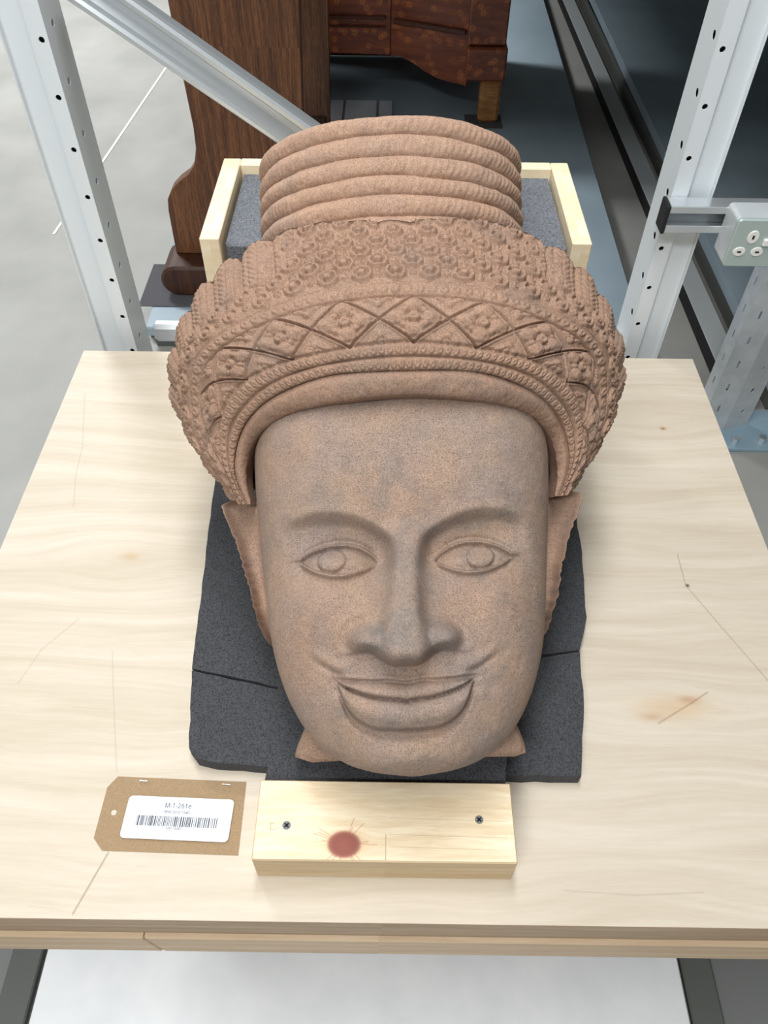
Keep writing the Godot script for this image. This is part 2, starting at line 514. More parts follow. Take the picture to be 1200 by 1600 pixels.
func face_mesh() -> ArrayMesh:
	var nu := 301
	var nv := 300
	var back := 9
	var P := PackedVector3Array()
	var C := PackedColorArray()
	P.resize(nu * nv)
	C.resize(nu * nv)
	for j in nv:
		var v := float(j) / (nv - 1)
		var y := 0.328 * (0.12 * v * v + 0.88 * pow(v, 1.25)) if v > 0.0 else 0.0
		var w := tab(y, W_T)
		var zf := tab(y, ZF_T)
		var zc := tab(y, ZC_T)
		var ex := lerpf(2.3, 3.3, smoothstep(0.0, 0.12, y))
		var zb := lerpf(0.01, -0.055, smoothstep(0.0, 0.06, y))
		for i in nu:
			var p := Vector3.ZERO
			var d := Vector3.ZERO
			if i < back or i >= nu - back:
				var f := float(back - i) / back if i < back else float(i - (nu - 1 - back)) / back
				p = Vector3((-1.0 if i < back else 1.0) * w * (1.0 - 0.12 * f), y + 0.003 * f * (1.0 - smoothstep(0.0, 0.05, y)), lerpf(zc, zb, f))
			else:
				var ph := (float(i - back) / (nu - 1 - 2 * back) * 2.0 - 1.0) * PI * 0.5
				var sx := sin(ph)
				var x := w * sx
				var z := zc + (zf - zc) * pow(maxf(1.0 - pow(absf(sx), ex), 0.0), 0.5)
				d = face_relief(x, y)
				p = Vector3(x, y, z + d.x * smoothstep(0.0, 0.35, cos(ph)))
			var rough := 0.0008 * nz.get_noise_3dv(p * 30.0) + 0.0004 * nz.get_noise_3dv(p * 110.0)
			p.z += rough
			P[j * nu + i] = p
			var side := smoothstep(0.10, 0.125, absf(p.x))
			C[j * nu + i] = stone_col(p, d.z + side * 0.25, d.y + 0.35 * smoothstep(0.15, 0.5, nz.get_noise_3dv(p * 22.0 + Vector3(4, 4, 4))))
	return grid(P, nu, nv, false, false, C)

const ROW_X := [[0, 51, 89, 114, 134, 143, 140], [0, 58, 99, 126, 144, 151, 143], [0, 61, 106, 134, 153, 156, 144], [0, 65, 115, 146, 163, 163, 145], [0, 75, 136, 172, 184, 179, 150], [0, 77, 143, 184, 196, 188, 154], [0, 85, 159, 205, 229, 208, 162]]
const ROW_Y := [[301, 299, 299, 297, 286, 263, 235], [317, 317, 312, 304, 290, 263, 235], [328, 325, 320, 310, 295, 266, 235], [339, 334, 330, 321, 304, 274, 236], [380, 375, 365, 354, 327, 287, 239], [395, 389, 377, 365, 336, 294, 242], [471, 470, 450, 418, 376, 317, 249]]
const ROW_Z := [[124, 118, 98, 75, 50, 35, 30], [136, 130, 110, 87, 62, 45, 33], [141, 135, 114, 90, 64, 47, 34], [144, 138, 116, 90, 62, 45, 33], [143, 137, 110, 75, 45, 30, 25], [139, 133, 105, 68, 36, 22, 20], [108, 104, 75, 35, -10, -10, 10]]

func station(row: int, k: int) -> Vector3:
	var a := absi(k)
	return Vector3(ROW_X[row][a] * signf(k), ROW_Y[row][a], ROW_Z[row][a]) * 0.001

func crom(a: Vector3, b: Vector3, c: Vector3, d: Vector3, t: float) -> Vector3:
	return b.cubic_interpolate(c, a, d, t)

func bead(a: float, v: float, n: float, hgt: float) -> float:
	var b := fposmod(a * n, 1.0) - 0.5
	var r := sqrt(pow(b / 0.40, 2) + pow((v - 0.5) / 0.30, 2))
	var h := hgt * pow(maxf(1.0 - r * r, 0.0), 0.35) - hgt * 0.8 * gs(r, 0.34)
	return h - 0.0030 * (gs(v, 0.07) + gs(v - 1.0, 0.07))

func flower(dx: float, dy: float, R: float, hgt: float) -> float:   # a four-petalled flower
	var h := 0.0
	for k in 4:
		var c := Vector2(cos(k * PI / 2), sin(k * PI / 2)) * R * 0.60
		var o := Vector2(dx, dy) - c
		var r := o.length() / (R * 0.36)
		var lobes := 1.0 - 0.28 * (0.5 + 0.5 * cos(o.angle() * 3.0 - k * PI / 2 * 3.0 + PI)) * smoothstep(0.2, 0.7, r)
		h = maxf(h, hgt * lobes * pow(maxf(1.0 - r * r, 0.0), 0.4))
	for k in 4:
		var c := Vector2(cos((k + 0.5) * PI / 2), sin((k + 0.5) * PI / 2)) * R * 0.50
		var r := Vector2(dx, dy).distance_to(c) / (R * 0.17)
		h = maxf(h, hgt * 0.75 * sqrt(maxf(1.0 - r * r, 0.0)))
	var r0 := Vector2(dx, dy).length() / (R * 0.25)
	h = maxf(h, hgt * 1.1 * sqrt(maxf(1.0 - r0 * r0, 0.0))) - hgt * 0.5 * gs(r0, 0.35)
	return h

func rosette(dx: float, dy: float, R: float, hgt: float) -> float:
	var r := Vector2(dx, dy).length() / R
	if r > 1.3: return 0.0
	var an := atan2(dy, dx)
	var h := hgt * sqrt(maxf(1.0 - pow(r, 4.0), 0.0)) * (1.0 - 0.22 * (0.5 + 0.5 * cos(an * 6.0)) * smoothstep(0.3, 0.6, r))
	h -= hgt * 0.9 * gs(r - 0.46, 0.12)
	h -= hgt * 0.35 * gs(r - 1.05, 0.14)
	return h

func build_diadem(head: Node3D) -> void:
	var dia := Node3D.new()
	dia.name = "diadem"
	head.add_child(dia, true)
	tag(dia, "carved diadem of beads, lozenges and upright petals")
	var nu := 901
	var cnt := [4, 12, 12, 12, 46, 14, 64]
	# base rows
	var rows: Array[PackedVector3Array] = []
	for r in 7:
		var q := PackedVector3Array()
		for i in nu:
			var u := (float(i) / (nu - 1) * 2.0 - 1.0) * 6.0
			var k := clampi(int(floor(u)), -6, 5)
			var a := station(r, maxi(k - 1, -6))
			var d := station(r, mini(k + 2, 6))
			q.append(crom(a, station(r, k), station(r, k + 1), d, u - k))
		rows.append(q)
	# arc length along the lozenge band, in lozenges
	var arc := PackedFloat32Array()
	arc.resize(nu)
	var L := 0.0
	for i in nu:
		if i: L += (rows[3][i] + rows[4][i]).distance_to(rows[3][i - 1] + rows[4][i - 1]) * 0.5
		arc[i] = L
	var mid := arc[nu / 2] + 0.010
	for i in nu: arc[i] = (arc[i] - mid) / 0.0555
	var P := PackedVector3Array()
	var H := PackedFloat32Array()
	var starts := [0]
	for b in 7:
		for s in cnt[b]:
			var v: float = float(s) / cnt[b]
			for i in nu:
				var a := arc[i]
				var p := Vector3.ZERO
				var h := 0.0
				if b == 0:
					var p0 := rows[0][i]
					p = (p0 + Vector3(-p0.x * 0.02, 0.004, -0.020)).lerp(p0, v)
				else:
					var lo := rows[b - 1][i]
					var hi := rows[b][i]
					var pm := rows[b - 2][i] if b >= 2 else lo - (hi - lo)
					var pp := rows[b + 1][i] if b < 6 else hi + (hi - lo)
					var d1 := lo.distance_to(hi)
					p = lo.cubic_interpolate_in_time(hi, pm, pp, v, d1, -maxf(pm.distance_to(lo), 0.0005), d1 + maxf(hi.distance_to(pp), 0.0005))
				match b:
					1: h = 0.0030 * pow(sin(PI * clampf(v, 0.0, 1.0)), 0.5) - 0.002 * gs(v - 1.0, 0.1)
					2: h = bead(a, v, 7.5, 0.0012)
					3: h = bead(a + 0.05, v, 7.5, 0.0012)
					4:
						var dx := a - roundf(a)
						var y2: float = v * 2.0 - 1.0
						var q := absf(dx) * 2.0 + absf(y2)
						if q < 1.0:
							h = flower(dx * 2.0, y2, 0.82, 0.0034) + 0.0012 * smoothstep(0.82, 0.92, q)
						else:
							var ex := absf(dx) - 0.5
							var ey := absf(y2) - 1.0
							h = flower(ex * 2.0, ey * 0.95 + 0.06, 0.44, 0.0020) + 0.0012 * (1.0 - smoothstep(1.10, 1.20, q))
						h -= 0.0042 * gs(q - 1.0, 0.045)
						h -= 0.002 * (gs(v, 0.04) + gs(v - 1.0, 0.04))
					5: h = bead(a, v, 6.0, 0.0014)
					6:
						var per := 0.46
						var f := fposmod(a / per, 1.0) - 0.5
						var side := smoothstep(1.3, 2.3, absf(a))
						var wide := per * 0.0555 * lerpf(1.0, 1.15, side)
						var tall := rows[6][i].distance_to(rows[5][i])
						var dy: float = v * tall
						h = -0.0026 * gs(v, 0.025)
						var rr := 0.0092
						for k in 6:
							var cy := 0.0105 + k * 0.0136
							if absf(dy - cy) > 0.0115 or cy > tall - 0.004: continue
							var fx := f if k % 2 == 0 else (f - 0.5 if f > 0.0 else f + 0.5)
							h = maxf(h, rosette(fx * wide, dy - cy, rr if k < 4 else rr * 0.8, 0.0042))
							h = maxf(h, rosette((0.5 - absf(fx)) * wide, dy - cy, 0.0036, 0.0030))
						var leaf := smoothstep(0.34, 0.44, v) * side
						var f2 := absf(f) * 2.0
						var lh := 0.0034 * pow(maxf(1.0 - f2 * f2, 0.0), 0.5) - 0.0016 * gs(f * wide, 0.0011) - 0.0014 * gs((absf(f) - 0.27) * wide, 0.0012) + 0.0007 * cos(TAU * (dy - absf(f) * wide * 1.2) / 0.0062)
						h = lerpf(h, lh, leaf)
						h -= side * 0.0030 * gs((absf(f) - 0.5) * wide, 0.0013) * smoothstep(0.18, 0.4, v)
						var tip := lerpf(0.55, pow(maxf(cos(PI * f), 0.0), 0.8), lerpf(0.3, 1.0, side))
						var dir := (rows[6][i] - rows[5][i]).normalized()
						p += dir * (tip * 0.013 - 0.006) * smoothstep(0.62, 1.0, v)
						h *= lerpf(1.0, 0.62, side)
						h -= 0.002 * smoothstep(0.9, 1.0, v)
				P.append(p)
				H.append(h)
		starts.append(P.size() / nu)
	# the back of the crest: over the edge and in towards the skull
	var nf := P.size() / nu
	for s in 9:
		var g := float(s) / 8.0
		for i in nu:
			var e := P[(nf - 1) * nu + i]
			var fr := 1.0 - absf(float(i) / (nu - 1) * 2.0 - 1.0)
			var inn := Vector3(e.x * 0.72, lerpf(e.y, 0.36, 0.25), minf(e.z - 0.07, -0.02))
			var q := e.lerp(inn, g)
			q.z -= 0.012 * smoothstep(0.0, 0.2, g) * smoothstep(0.0, 0.1, fr)
			P.append(q)
			H.append(0.0)
	var nv := P.size() / nu
	var N0 := grid_normals(P, nu, nv, false, false)
	var C := PackedColorArray()
	C.resize(P.size())
	for k in P.size():
		var j := k / nu
		var p := P[k]
		var rough := 0.0007 * nz.get_noise_3dv(p * 55.0) + 0.0005 * nz.get_noise_3dv(p * 160.0)
		var wear := 0.86 + 0.3 * nz.get_noise_3dv(p * 26.0)
		P[k] = p + N0[k] * (H[k] * 1.6 * minf(wear, 1.15) + (rough if j > 3 else 0.0))
		C[k] = stone_col(p, 0.18 * smoothstep(0.1, 0.5, nz.get_noise_3dv(p * 20.0)), 0.22 * smoothstep(0.1, 0.5, nz.get_noise_3dv(p * 14.0 + Vector3(2, 8, 1))), 0.95, 0.8)
	var N := grid_normals(P, nu, nv, false, false)
	var bands := ["rim", "bead_band", "bead_band", "lozenge_band", "bead_band"]
	for b in 5:
		var j0: int = starts[b + 1] if b else 0
		var j1: int = starts[b + 2]
		if b == 3:
			for piece in cut_columns(arc, 1.0, 0.5):
				part("lozenge_panel", slice(P, N, C, nu, piece[0], piece[1], j0, j1, false), M.stone, dia)
		else:
			part(bands[b], slice(P, N, C, nu, 0, nu - 1, j0, j1, false), M.stone, dia)
	for piece in cut_columns(arc, 0.46, 0.0):
		part("petal", slice(P, N, C, nu, piece[0], piece[1], starts[6], nv - 1, false), M.stone, dia)

func cut_columns(arc: PackedFloat32Array, period: float, shift: float) -> Array:
	var out := []
	var from := 0
	for i in range(1, arc.size()):
		if floor(arc[i] / period + shift) != floor(arc[i - 1] / period + shift) or i == arc.size() - 1:
			if i - from > 3 or out.is_empty(): out.append([from, i])
			else: out[-1][1] = i
			from = i
	return out

func build_head() -> void:
	var head := thing("stone_head", "weathered brown sandstone head with carved diadem and ringed topknot, lying face up on foam", "sculpture")
	var al := deg_to_rad(28.0)
	var ro := deg_to_rad(2.4)
	var X0 := Vector3.RIGHT
	var Y0 := Vector3(0, sin(al), -cos(al))
	var Z0 := Vector3(0, cos(al), sin(al))
	head.transform = Transform3D(Basis(cos(ro) * X0 + sin(ro) * Y0, -sin(ro) * X0 + cos(ro) * Y0, Z0), Vector3(0.027, 0.83, -0.279))
	part("face", face_mesh(), M.stone, head)
	build_diadem(head)
	# ears
	for sd: float in [-1.0, 1.0]:
		var nu := 30
		var nv := 70
		var P := PackedVector3Array()
		var C := PackedColorArray()
		for j in nv:
			var v := float(j) / (nv - 1)
			var y := lerpf(0.246, 0.106, v)
			var outer := tab(y, [0.106, 0.120, 0.112, 0.128, 0.125, 0.1335, 0.14, 0.1375, 0.165, 0.1435, 0.19, 0.151, 0.215, 0.160, 0.232, 0.168, 0.241, 0.166, 0.246, 0.152])
			outer += 0.0022 * nz.get_noise_2d(y * 110.0, sd * 7.0)
			for i in nu:
				var u := float(i) / (nu - 1)
				var x := lerpf(0.112, outer, smoothstep(0.0, 0.72, u)) - 0.022 * smoothstep(0.76, 1.0, u)
				var z := lerpf(0.030, -0.004, smoothstep(0.1, 0.45, u)) + 0.018 * gs(u - 0.68, 0.11) - 0.055 * smoothstep(0.72, 1.0, u)
				z += 0.006 * gs(y - 0.236, 0.010) * gs(u - 0.5, 0.25)
				z -= 0.02 * smoothstep(0.7, 1.0, v)
				var p := Vector3(x * sd, y, z)
				p += Vector3(1, 1, 1) * 0.0006 * nz.get_noise_3dv(p * 50.0)
				P.append(p)
				C.append(stone_col(p, 0.5, 0.0))
		part("ear", grid(P, nu, nv, false, sd > 0.0, C), M.stone, head)
	# what is left of the neck
	var nn := 72
	var P2 := PackedVector3Array()
	var C2 := PackedColorArray()
	for j in 26:
		var v := float(j) / 25.0
		for i in nn + 1:
			var an := TAU * i / nn
			var cx := signf(cos(an)) * pow(absf(cos(an)), 0.45)
			var cz := signf(sin(an)) * pow(absf(sin(an)), 0.55)
			var s := smoothstep(0.0, 0.10, v)
			var y := 0.010 + 0.15 * maxf(v - 0.1, 0.0) + 0.004 * nz.get_noise_2d(cx * 90.0, cz * 60.0) * (1.0 - v)
			var p := Vector3((0.1015 - 0.012 * smoothstep(0.1, 0.35, v)) * cx * s, y, 0.009 + 0.022 * cz * s)
			p += Vector3(1, 1, 1) * 0.001 * nz.get_noise_3dv(p * 60.0)
			P2.append(p)
			C2.append(stone_col(p, 0.4, 0.0))
	part("neck", grid(P2, nn + 1, 26, true, true, C2), M.stone, head)
	# skull and the back of the headdress
	var P3 := PackedVector3Array()
	var C3 := PackedColorArray()
	for j in 49:
		var la := (float(j) / 48.0 - 0.5) * PI
		for i in 73:
			var lo := TAU * i / 72.0
			var p := Vector3(0.138 * signf(cos(lo)) * pow(absf(cos(lo)), 0.8) * pow(cos(la), 0.7), 0.325 + 0.19 * sin(la), -0.018 + 0.105 * sin(lo) * pow(cos(la), 0.7))
			P3.append(p)
			C3.append(stone_col(p, 0.1, 0.1))
	part("headdress_back", grid(P3, 73, 49, true, true, C3), M.stone, head)
	# ringed topknot
	var knot := Node3D.new()
	knot.name = "topknot"
	head.add_child(knot, true)
	tag(knot, "cylindrical topknot of stacked rounded rings")
	var ti := deg_to_rad(11.0)
	var ax := Vector3(0, cos(ti), sin(ti))
	var fr := Vector3(0, -sin(ti), cos(ti))
	var B := Vector3(-0.001, 0.50, -0.005)
	var cuts := [-0.07, 0.006, 0.0245, 0.0425, 0.0605, 0.0805, 0.099]
	for r in 6:
		var P4 := PackedVector3Array()
		var C4 := PackedColorArray()
		var nq := 481
		var np := 16 if r < 5 else 30
		for j in np + 1:
			for i in nq:
				var an := TAU * i / (nq - 1)
				var f := float(j) / np
				var t := 0.0
				var rad := 0.0
				var wv := Vector2(cos(an), sin(an)) * 1.2
				var wob := lerpf(0.0022 * nz.get_noise_2d(wv.x + r * 7.0, wv.y), 0.0022 * nz.get_noise_2d(wv.x + r * 7.0 + 7.0, wv.y), clampf(f, 0.0, 1.0) if r < 5 else j / 16.0 if j <= 12 else 0.75)
				if r < 5 or j <= 12:
					if r == 5: f = j / 16.0
					t = lerpf(cuts[r], cuts[r + 1], f) + wob
					rad = -0.0020 + 0.0062 * pow(sin(PI * f), 0.6) + 0.0005 * sin(an * 125.0 + f * 5.0) * sin(PI * f)
				else:
					var g := (j - 12.0) / 18.0
					t = lerpf(cuts[5], cuts[6], 0.75) + wob + 0.0065 * sin(g * PI * 0.5) + 0.004 * sin(g * PI)
					rad = -0.0020 + 0.0062 * pow(sin(PI * 0.75), 0.6) * (1.0 - g) - g * g * 0.125
				var sc := 1.0 + rad / 0.131
				var p := B + ax * t + Vector3(1, 0, 0) * cos(an) * 0.1305 * maxf(sc, 0.0) + fr * sin(an) * 0.100 * maxf(sc, 0.0)
				p += (fr * sin(an) + Vector3(1, 0, 0) * cos(an)) * (0.0010 * nz.get_noise_3dv(p * 40.0) + 0.0006 * nz.get_noise_3dv(p * 130.0))
				P4.append(p)
				C4.append(stone_col(p, 0.22, 0.2 * smoothstep(0.15, 0.5, nz.get_noise_3dv(p * 12.0)), 1.2, 0.6))
		part("ring" if r else "topknot_base", grid(P4, nq, np + 1, true, true, C4), M.stone, knot)

# ------------------------------------------------------------------ the rest of the picture
func board_point(x: float, z: float) -> Vector2:   # world x, z to a pixel of the board's picture
	return Vector2((x + 0.447) / 0.9 * 1024.0, (z + 0.926) / 0.764 * 868.0)

func build_board() -> void:
	var b := thing("base_board", "pale birch plywood board on battens with the stone head's rest built on it", "board")
	var kn := []
	for k in [[0.289, -0.362, 0.075, 0.030, -1.2], [-0.294, -0.536, 0.09, 0.05, -0.9], [-0.30, -0.234, 0.08, 0.03, 0.9], [0.375, -0.79, 0.06, 0.03, -0.8], [0.30, -0.62, 0.07, 0.035, 0.8], [-0.36, -0.80, 0.08, 0.03, 0.8], [0.24, -0.22, 0.1, 0.03, 0.8]]:
		var c := board_point(k[0], k[1])
		kn.append([c.x / 1024.0, c.y / 868.0, k[2] / 0.9, k[3] / 0.764, k[4]])
	var im := wood(1024, 868, 3, Color8(200, 186, 165), Color8(218, 206, 189), 24.0, 0.03, kn, 0.055)
	var sp := board_point(0.289, -0.362)
	blot(im, sp + Vector2(6, -2), 40, 14, Color8(206, 172, 132), 0.55)
	blot(im, sp + Vector2(26, -12), 12, 5, Color8(176, 128, 92), 0.5)
	blot(im, sp + Vector2(-22, 10), 14, 5, Color8(182, 140, 104), 0.45)
	stroke(im, [sp + Vector2(50, -22), sp + Vector2(28, -8), sp + Vector2(4, 6), sp + Vector2(-16, 18)], 1.4, Color8(150, 118, 90), 0.45)
	blot(im, board_point(-0.294, -0.545), 12, 7, Color8(190, 160, 120), 0.6)
	blot(im, board_point(0.375, -0.775), 4, 3, Color8(150, 104, 66), 0.8)
	blot(im, board_point(0.345, -0.515), 2, 2, Color8(60, 50, 40), 1.0)
	var ln := Color8(140, 116, 92)
	stroke(im, [board_point(-0.258, -0.166), board_point(-0.240, -0.216)], 1.1, ln, 0.9)
	stroke(im, [board_point(-0.25, -0.29), board_point(-0.272, -0.37), board_point(-0.285, -0.42)], 1.0, ln, 0.22)
	stroke(im, [board_point(0.344, -0.56), board_point(0.343, -0.515), board_point(0.371, -0.455), board_point(0.402, -0.39)], 1.0, ln, 0.6)
	stroke(im, [board_point(-0.421, -0.83), board_point(-0.397, -0.727), board_point(-0.392, -0.676), board_point(-0.38, -0.62)], 1.0, ln, 0.28)
	stroke(im, [board_point(-0.33, -0.46), board_point(-0.36, -0.42), board_point(-0.372, -0.38)], 1.0, ln, 0.28)
	stroke(im, [board_point(-0.40, -0.25), board_point(-0.36, -0.22), board_point(-0.33, -0.19)], 1.0, ln, 0.28)
	stroke(im, [board_point(0.16, -0.19), board_point(0.22, -0.187), board_point(0.28, -0.19)], 1.0, ln, 0.22)
	rng.seed = 77
	for k in 60:
		var p := board_point(rng.randf_range(-0.44, 0.45), rng.randf_range(-0.92, -0.17))
		stroke(im, [p, p + Vector2(rng.randf_range(8, 46), rng.randf_range(-3, 3))], 0.8, ln, rng.randf_range(0.06, 0.16))
	var m := plain(Color(1, 1, 1), 0.55)
	m.albedo_texture = ImageTexture.create_from_image(im)
	# the sheet itself, with the picture laid on its top
	var st := begin()
	var x0 := -0.447
	var x1 := 0.453
	var z0 := -0.926
	var z1 := -0.164
	var yt := 0.78
	for f in [[Vector3(x0, yt, z0), Vector3(x1, yt, z0), Vector3(x1, yt, z1), Vector3(x0, yt, z1), Vector3.UP]]:
		var vs: Array = f
		for k in [0, 1, 2, 0, 2, 3]:
			st.set_normal(Vector3.UP)
			st.set_uv(Vector2((vs[k].x - x0) / (x1 - x0), (vs[k].z - z0) / (z1 - z0)))
			st.add_vertex(vs[k])
	part("sheet_face", st.commit(), m, b)
	part("sheet_edge", box(Vector3(x1 - x0, 0.043, z1 - z0), 0.001), M.ply_edge, b, Vector3((x0 + x1) / 2, 0.7782 - 0.0215, (z0 + z1) / 2))
	# battens below the front edge, butted at a slanting joint, and along the sides
	var y1 := 0.735
	var j := Vector2(-0.207, -0.200)
	for piece in [[-0.447, j.x, j.y], [j.x + 0.0008, 0.453, 0.0]]:
		var poly := PackedVector2Array()
		if piece[2] != 0.0:
			poly = PackedVector2Array([Vector2(piece[0], y1 - 0.05), Vector2(-0.199, y1 - 0.05), Vector2(-0.207, y1), Vector2(piece[0], y1)])
		else:
			poly = PackedVector2Array([Vector2(-0.198, y1 - 0.05), Vector2(piece[1], y1 - 0.05), Vector2(piece[1], y1), Vector2(-0.206, y1)])
		part("batten", prism(poly, -0.205, -0.1595, 0.0015), M.batten, b)
	for sx: float in [-0.425, 0.431]:
		part("batten", box(Vector3(0.044, 0.05, 0.66), 0.0015), M.ply_edge, b, Vector3(sx, y1 - 0.025, -0.54))
	part("batten", box(Vector3(0.9, 0.05, 0.044), 0.0015), M.ply_edge, b, Vector3(0.003, y1 - 0.025, -0.9))

func build_stop_block() -> void:
	var b := thing("stop_block", "short pine block with a red knot, screwed down in front of the chin", "wood block", Vector3(0.0045, 0.78, -0.2335))
	var im := wood(640, 256, 52, Color8(226, 200, 162), Color8(250, 235, 206), 4.0, 0.05, [[0.345, 0.80, 0.09, 0.16, -1.6]], 0.05)
	var k := Vector2(0.345 * 640, 0.80 * 256)
	blot(im, k, 46, 42, Color8(214, 164, 120), 0.5)
	rng.seed = 5
	for q in 16:
		var a := rng.randf() * TAU
		var d := Vector2(cos(a), sin(a) * 1.1)
		stroke(im, [k + d * 34, k + d * (52 + rng.randf() * 34)], 1.4, Color8(176, 112, 76), 0.5)
	blot(im, k, 40, 41, Color8(138, 72, 58), 0.97, 6.0)
	blot(im, k, 18, 20, Color8(156, 88, 70), 0.5)
	stroke(im, [Vector2(322, 172), Vector2(322, 252)], 1.2, Color8(150, 112, 76), 0.8)
	for y: float in [172.0, 120.0, 210.0]:
		stroke(im, [Vector2(330, y), Vector2(620, y + 6)], 1.1, Color8(168, 126, 84), 0.5)
	blot(im, Vector2(78, 150), 22, 10, Color8(244, 232, 206), 0.8, 2.0)
	stroke(im, [Vector2(46, 142), Vector2(38, 142), Vector2(38, 162), Vector2(50, 162)], 1.2, Color8(120, 96, 66), 0.7)
	var m := plain(Color(1, 1, 1), 0.6)
	m.albedo_texture = ImageTexture.create_from_image(im)
	var st := begin()
	var h := Vector3(0.2205, 0.045, 0.0675)
	add_box(st, Vector3(0, h.y / 2 - 0.0002, 0), h, 0.0012)
	part("body", st.commit(), M.pine, b)
	var t := begin()
	var vs := [Vector3(-h.x / 2 + 0.001, h.y, -h.z / 2 + 0.001), Vector3(h.x / 2 - 0.001, h.y, -h.z / 2 + 0.001), Vector3(h.x / 2 - 0.001, h.y, h.z / 2 - 0.001), Vector3(-h.x / 2 + 0.001, h.y, h.z / 2 - 0.001)]
	for q in [0, 1, 2, 0, 2, 3]:
		t.set_normal(Vector3.UP)
		t.set_uv(Vector2(vs[q].x / h.x + 0.5, vs[q].z / h.z + 0.5))
		t.add_vertex(vs[q])
	part("top_face", t.commit(), m, b)
	for s in [Vector2(-0.0835, 0.0055), Vector2(0.0805, -0.0015)]:
		var sc := begin()
		add_cyl(sc, Vector3(s.x, h.y - 0.001, s.y), Vector3(s.x, h.y + 0.0005, s.y), 0.0036, 20)
		var o := part("screw", sc.commit(), M.grey_steel, b)
		var cr := begin()
		for a: float in [PI / 4, -PI / 4]:
			add_box(cr, Vector3(s.x, h.y + 0.0006, s.y), Vector3(0.0048, 0.0006, 0.0013), 0.0001, Basis(Vector3.UP, a))
		part("cross_slot", cr.commit(), M.black, o)

func ragged(pts: Array, amp: float, sd: int, step := 0.012) -> PackedVector2Array:
	rng.seed = sd
	var out := PackedVector2Array()
	for k in pts.size():
		var a: Vector2 = pts[k]
		var b: Vector2 = pts[(k + 1) % pts.size()]
		var n := maxi(int(a.distance_to(b) / step), 1)
		var d := (b - a).normalized().orthogonal()
		for s in n:
			out.append(a.lerp(b, float(s) / n) + d * rng.randf_range(-amp, amp) * (0.3 if s == 0 else 1.0))
	return out

func build_foam() -> void:
	# two pieces of sheet foam with a torn joint between them
	var up := ragged([Vector2(-0.210, -0.665), Vector2(0.229, -0.665), Vector2(0.228, -0.56), Vector2(0.2185, -0.46), Vector2(0.205, -0.42), Vector2(0.06, -0.395), Vector2(-0.10, -0.372), Vector2(-0.1925, -0.392), Vector2(-0.2, -0.509)], 0.0007, 3)
	tag(part("foam_sheet", slab(up, 0.7802, 0.797, 0.001), M.foam, self), "larger dark grey foam sheet under the back of the stone head", "foam", "foam packing under the head")
	var low := ragged([Vector2(-0.1925, -0.3898), Vector2(-0.10, -0.3698), Vector2(0.06, -0.3928), Vector2(0.205, -0.4178), Vector2(0.2, -0.36), Vector2(0.186, -0.286), Vector2(0.119, -0.286), Vector2(-0.106, -0.291), Vector2(-0.155, -0.294), Vector2(-0.172, -0.298), Vector2(-0.181, -0.308), Vector2(-0.187, -0.350)], 0.0007, 4)
	tag(part("foam_sheet", slab(low, 0.7802, 0.7965, 0.001), M.foam, self), "dark grey foam sheet with a rounded corner beside the brown tag", "foam", "foam packing under the head")
	var pad := ragged([Vector2(-0.1015, -0.372), Vector2(0.114, -0.372), Vector2(0.117, -0.30), Vector2(0.112, -0.2685), Vector2(-0.104, -0.2685), Vector2(-0.099, -0.30)], 0.0008, 6)
	tag(part("foam_pad", slab(pad, 0.7975, 0.8130, 0.002), M.foam, self), "small dark foam pad wedged between chin and pine block", "foam", "foam packing under the head")
	# the box that holds the topknot
	var bx := thing("cradle_box", "open pale plywood box standing behind the diadem and holding grey foam", "box")
	var t := 0.020
	var xl := -0.190
	var xr := 0.206
	var zf := -0.716
	var zb := -0.892
	var yt := 1.085
	var pale := tri_mat(ImageTexture.create_from_image(wood(256, 256, 71, Color8(238, 216, 176), Color8(252, 238, 208), 6.0, 0.05)), Vector3(4, 4, 4), Color(1, 1, 1), 0.6)
	for x: float in [xl + t / 2, xr - t / 2]:
		part("side_panel", box(Vector3(t, yt - 0.7805, zf - zb - 0.001), 0.001), pale, bx, Vector3(x, (yt + 0.7805) / 2, (zf + zb) / 2))
	part("back_panel", box(Vector3(xr - xl - 2 * t - 0.0005, yt - 0.7805, 0.016), 0.001), pale, bx, Vector3((xl + xr) / 2, (yt + 0.7805) / 2, zb + 0.008))
	# foam: one lining block with a hollow for the topknot
	var pts := PackedVector2Array([Vector2(xl + t + 0.001, 0.7985), Vector2(xr - t - 0.001, 0.7985), Vector2(xr - t - 0.003, 1.074)])
	var cx := 0.005
	for k in 19:
		var an := PI * k / 18.0
		pts.append(Vector2(cx + 0.1345 * cos(an), 1.074 - 0.105 * pow(maxf(sin(an), 0.0), 0.7)))
	pts.append(Vector2(xl + t + 0.004, 1.074))
	tag(part("foam_block", prism(pts, zb + 0.0165, zf - 0.008, 0.002), M.foam_light, self), "grey foam block filling the plywood box, hollowed for the topknot", "foam")

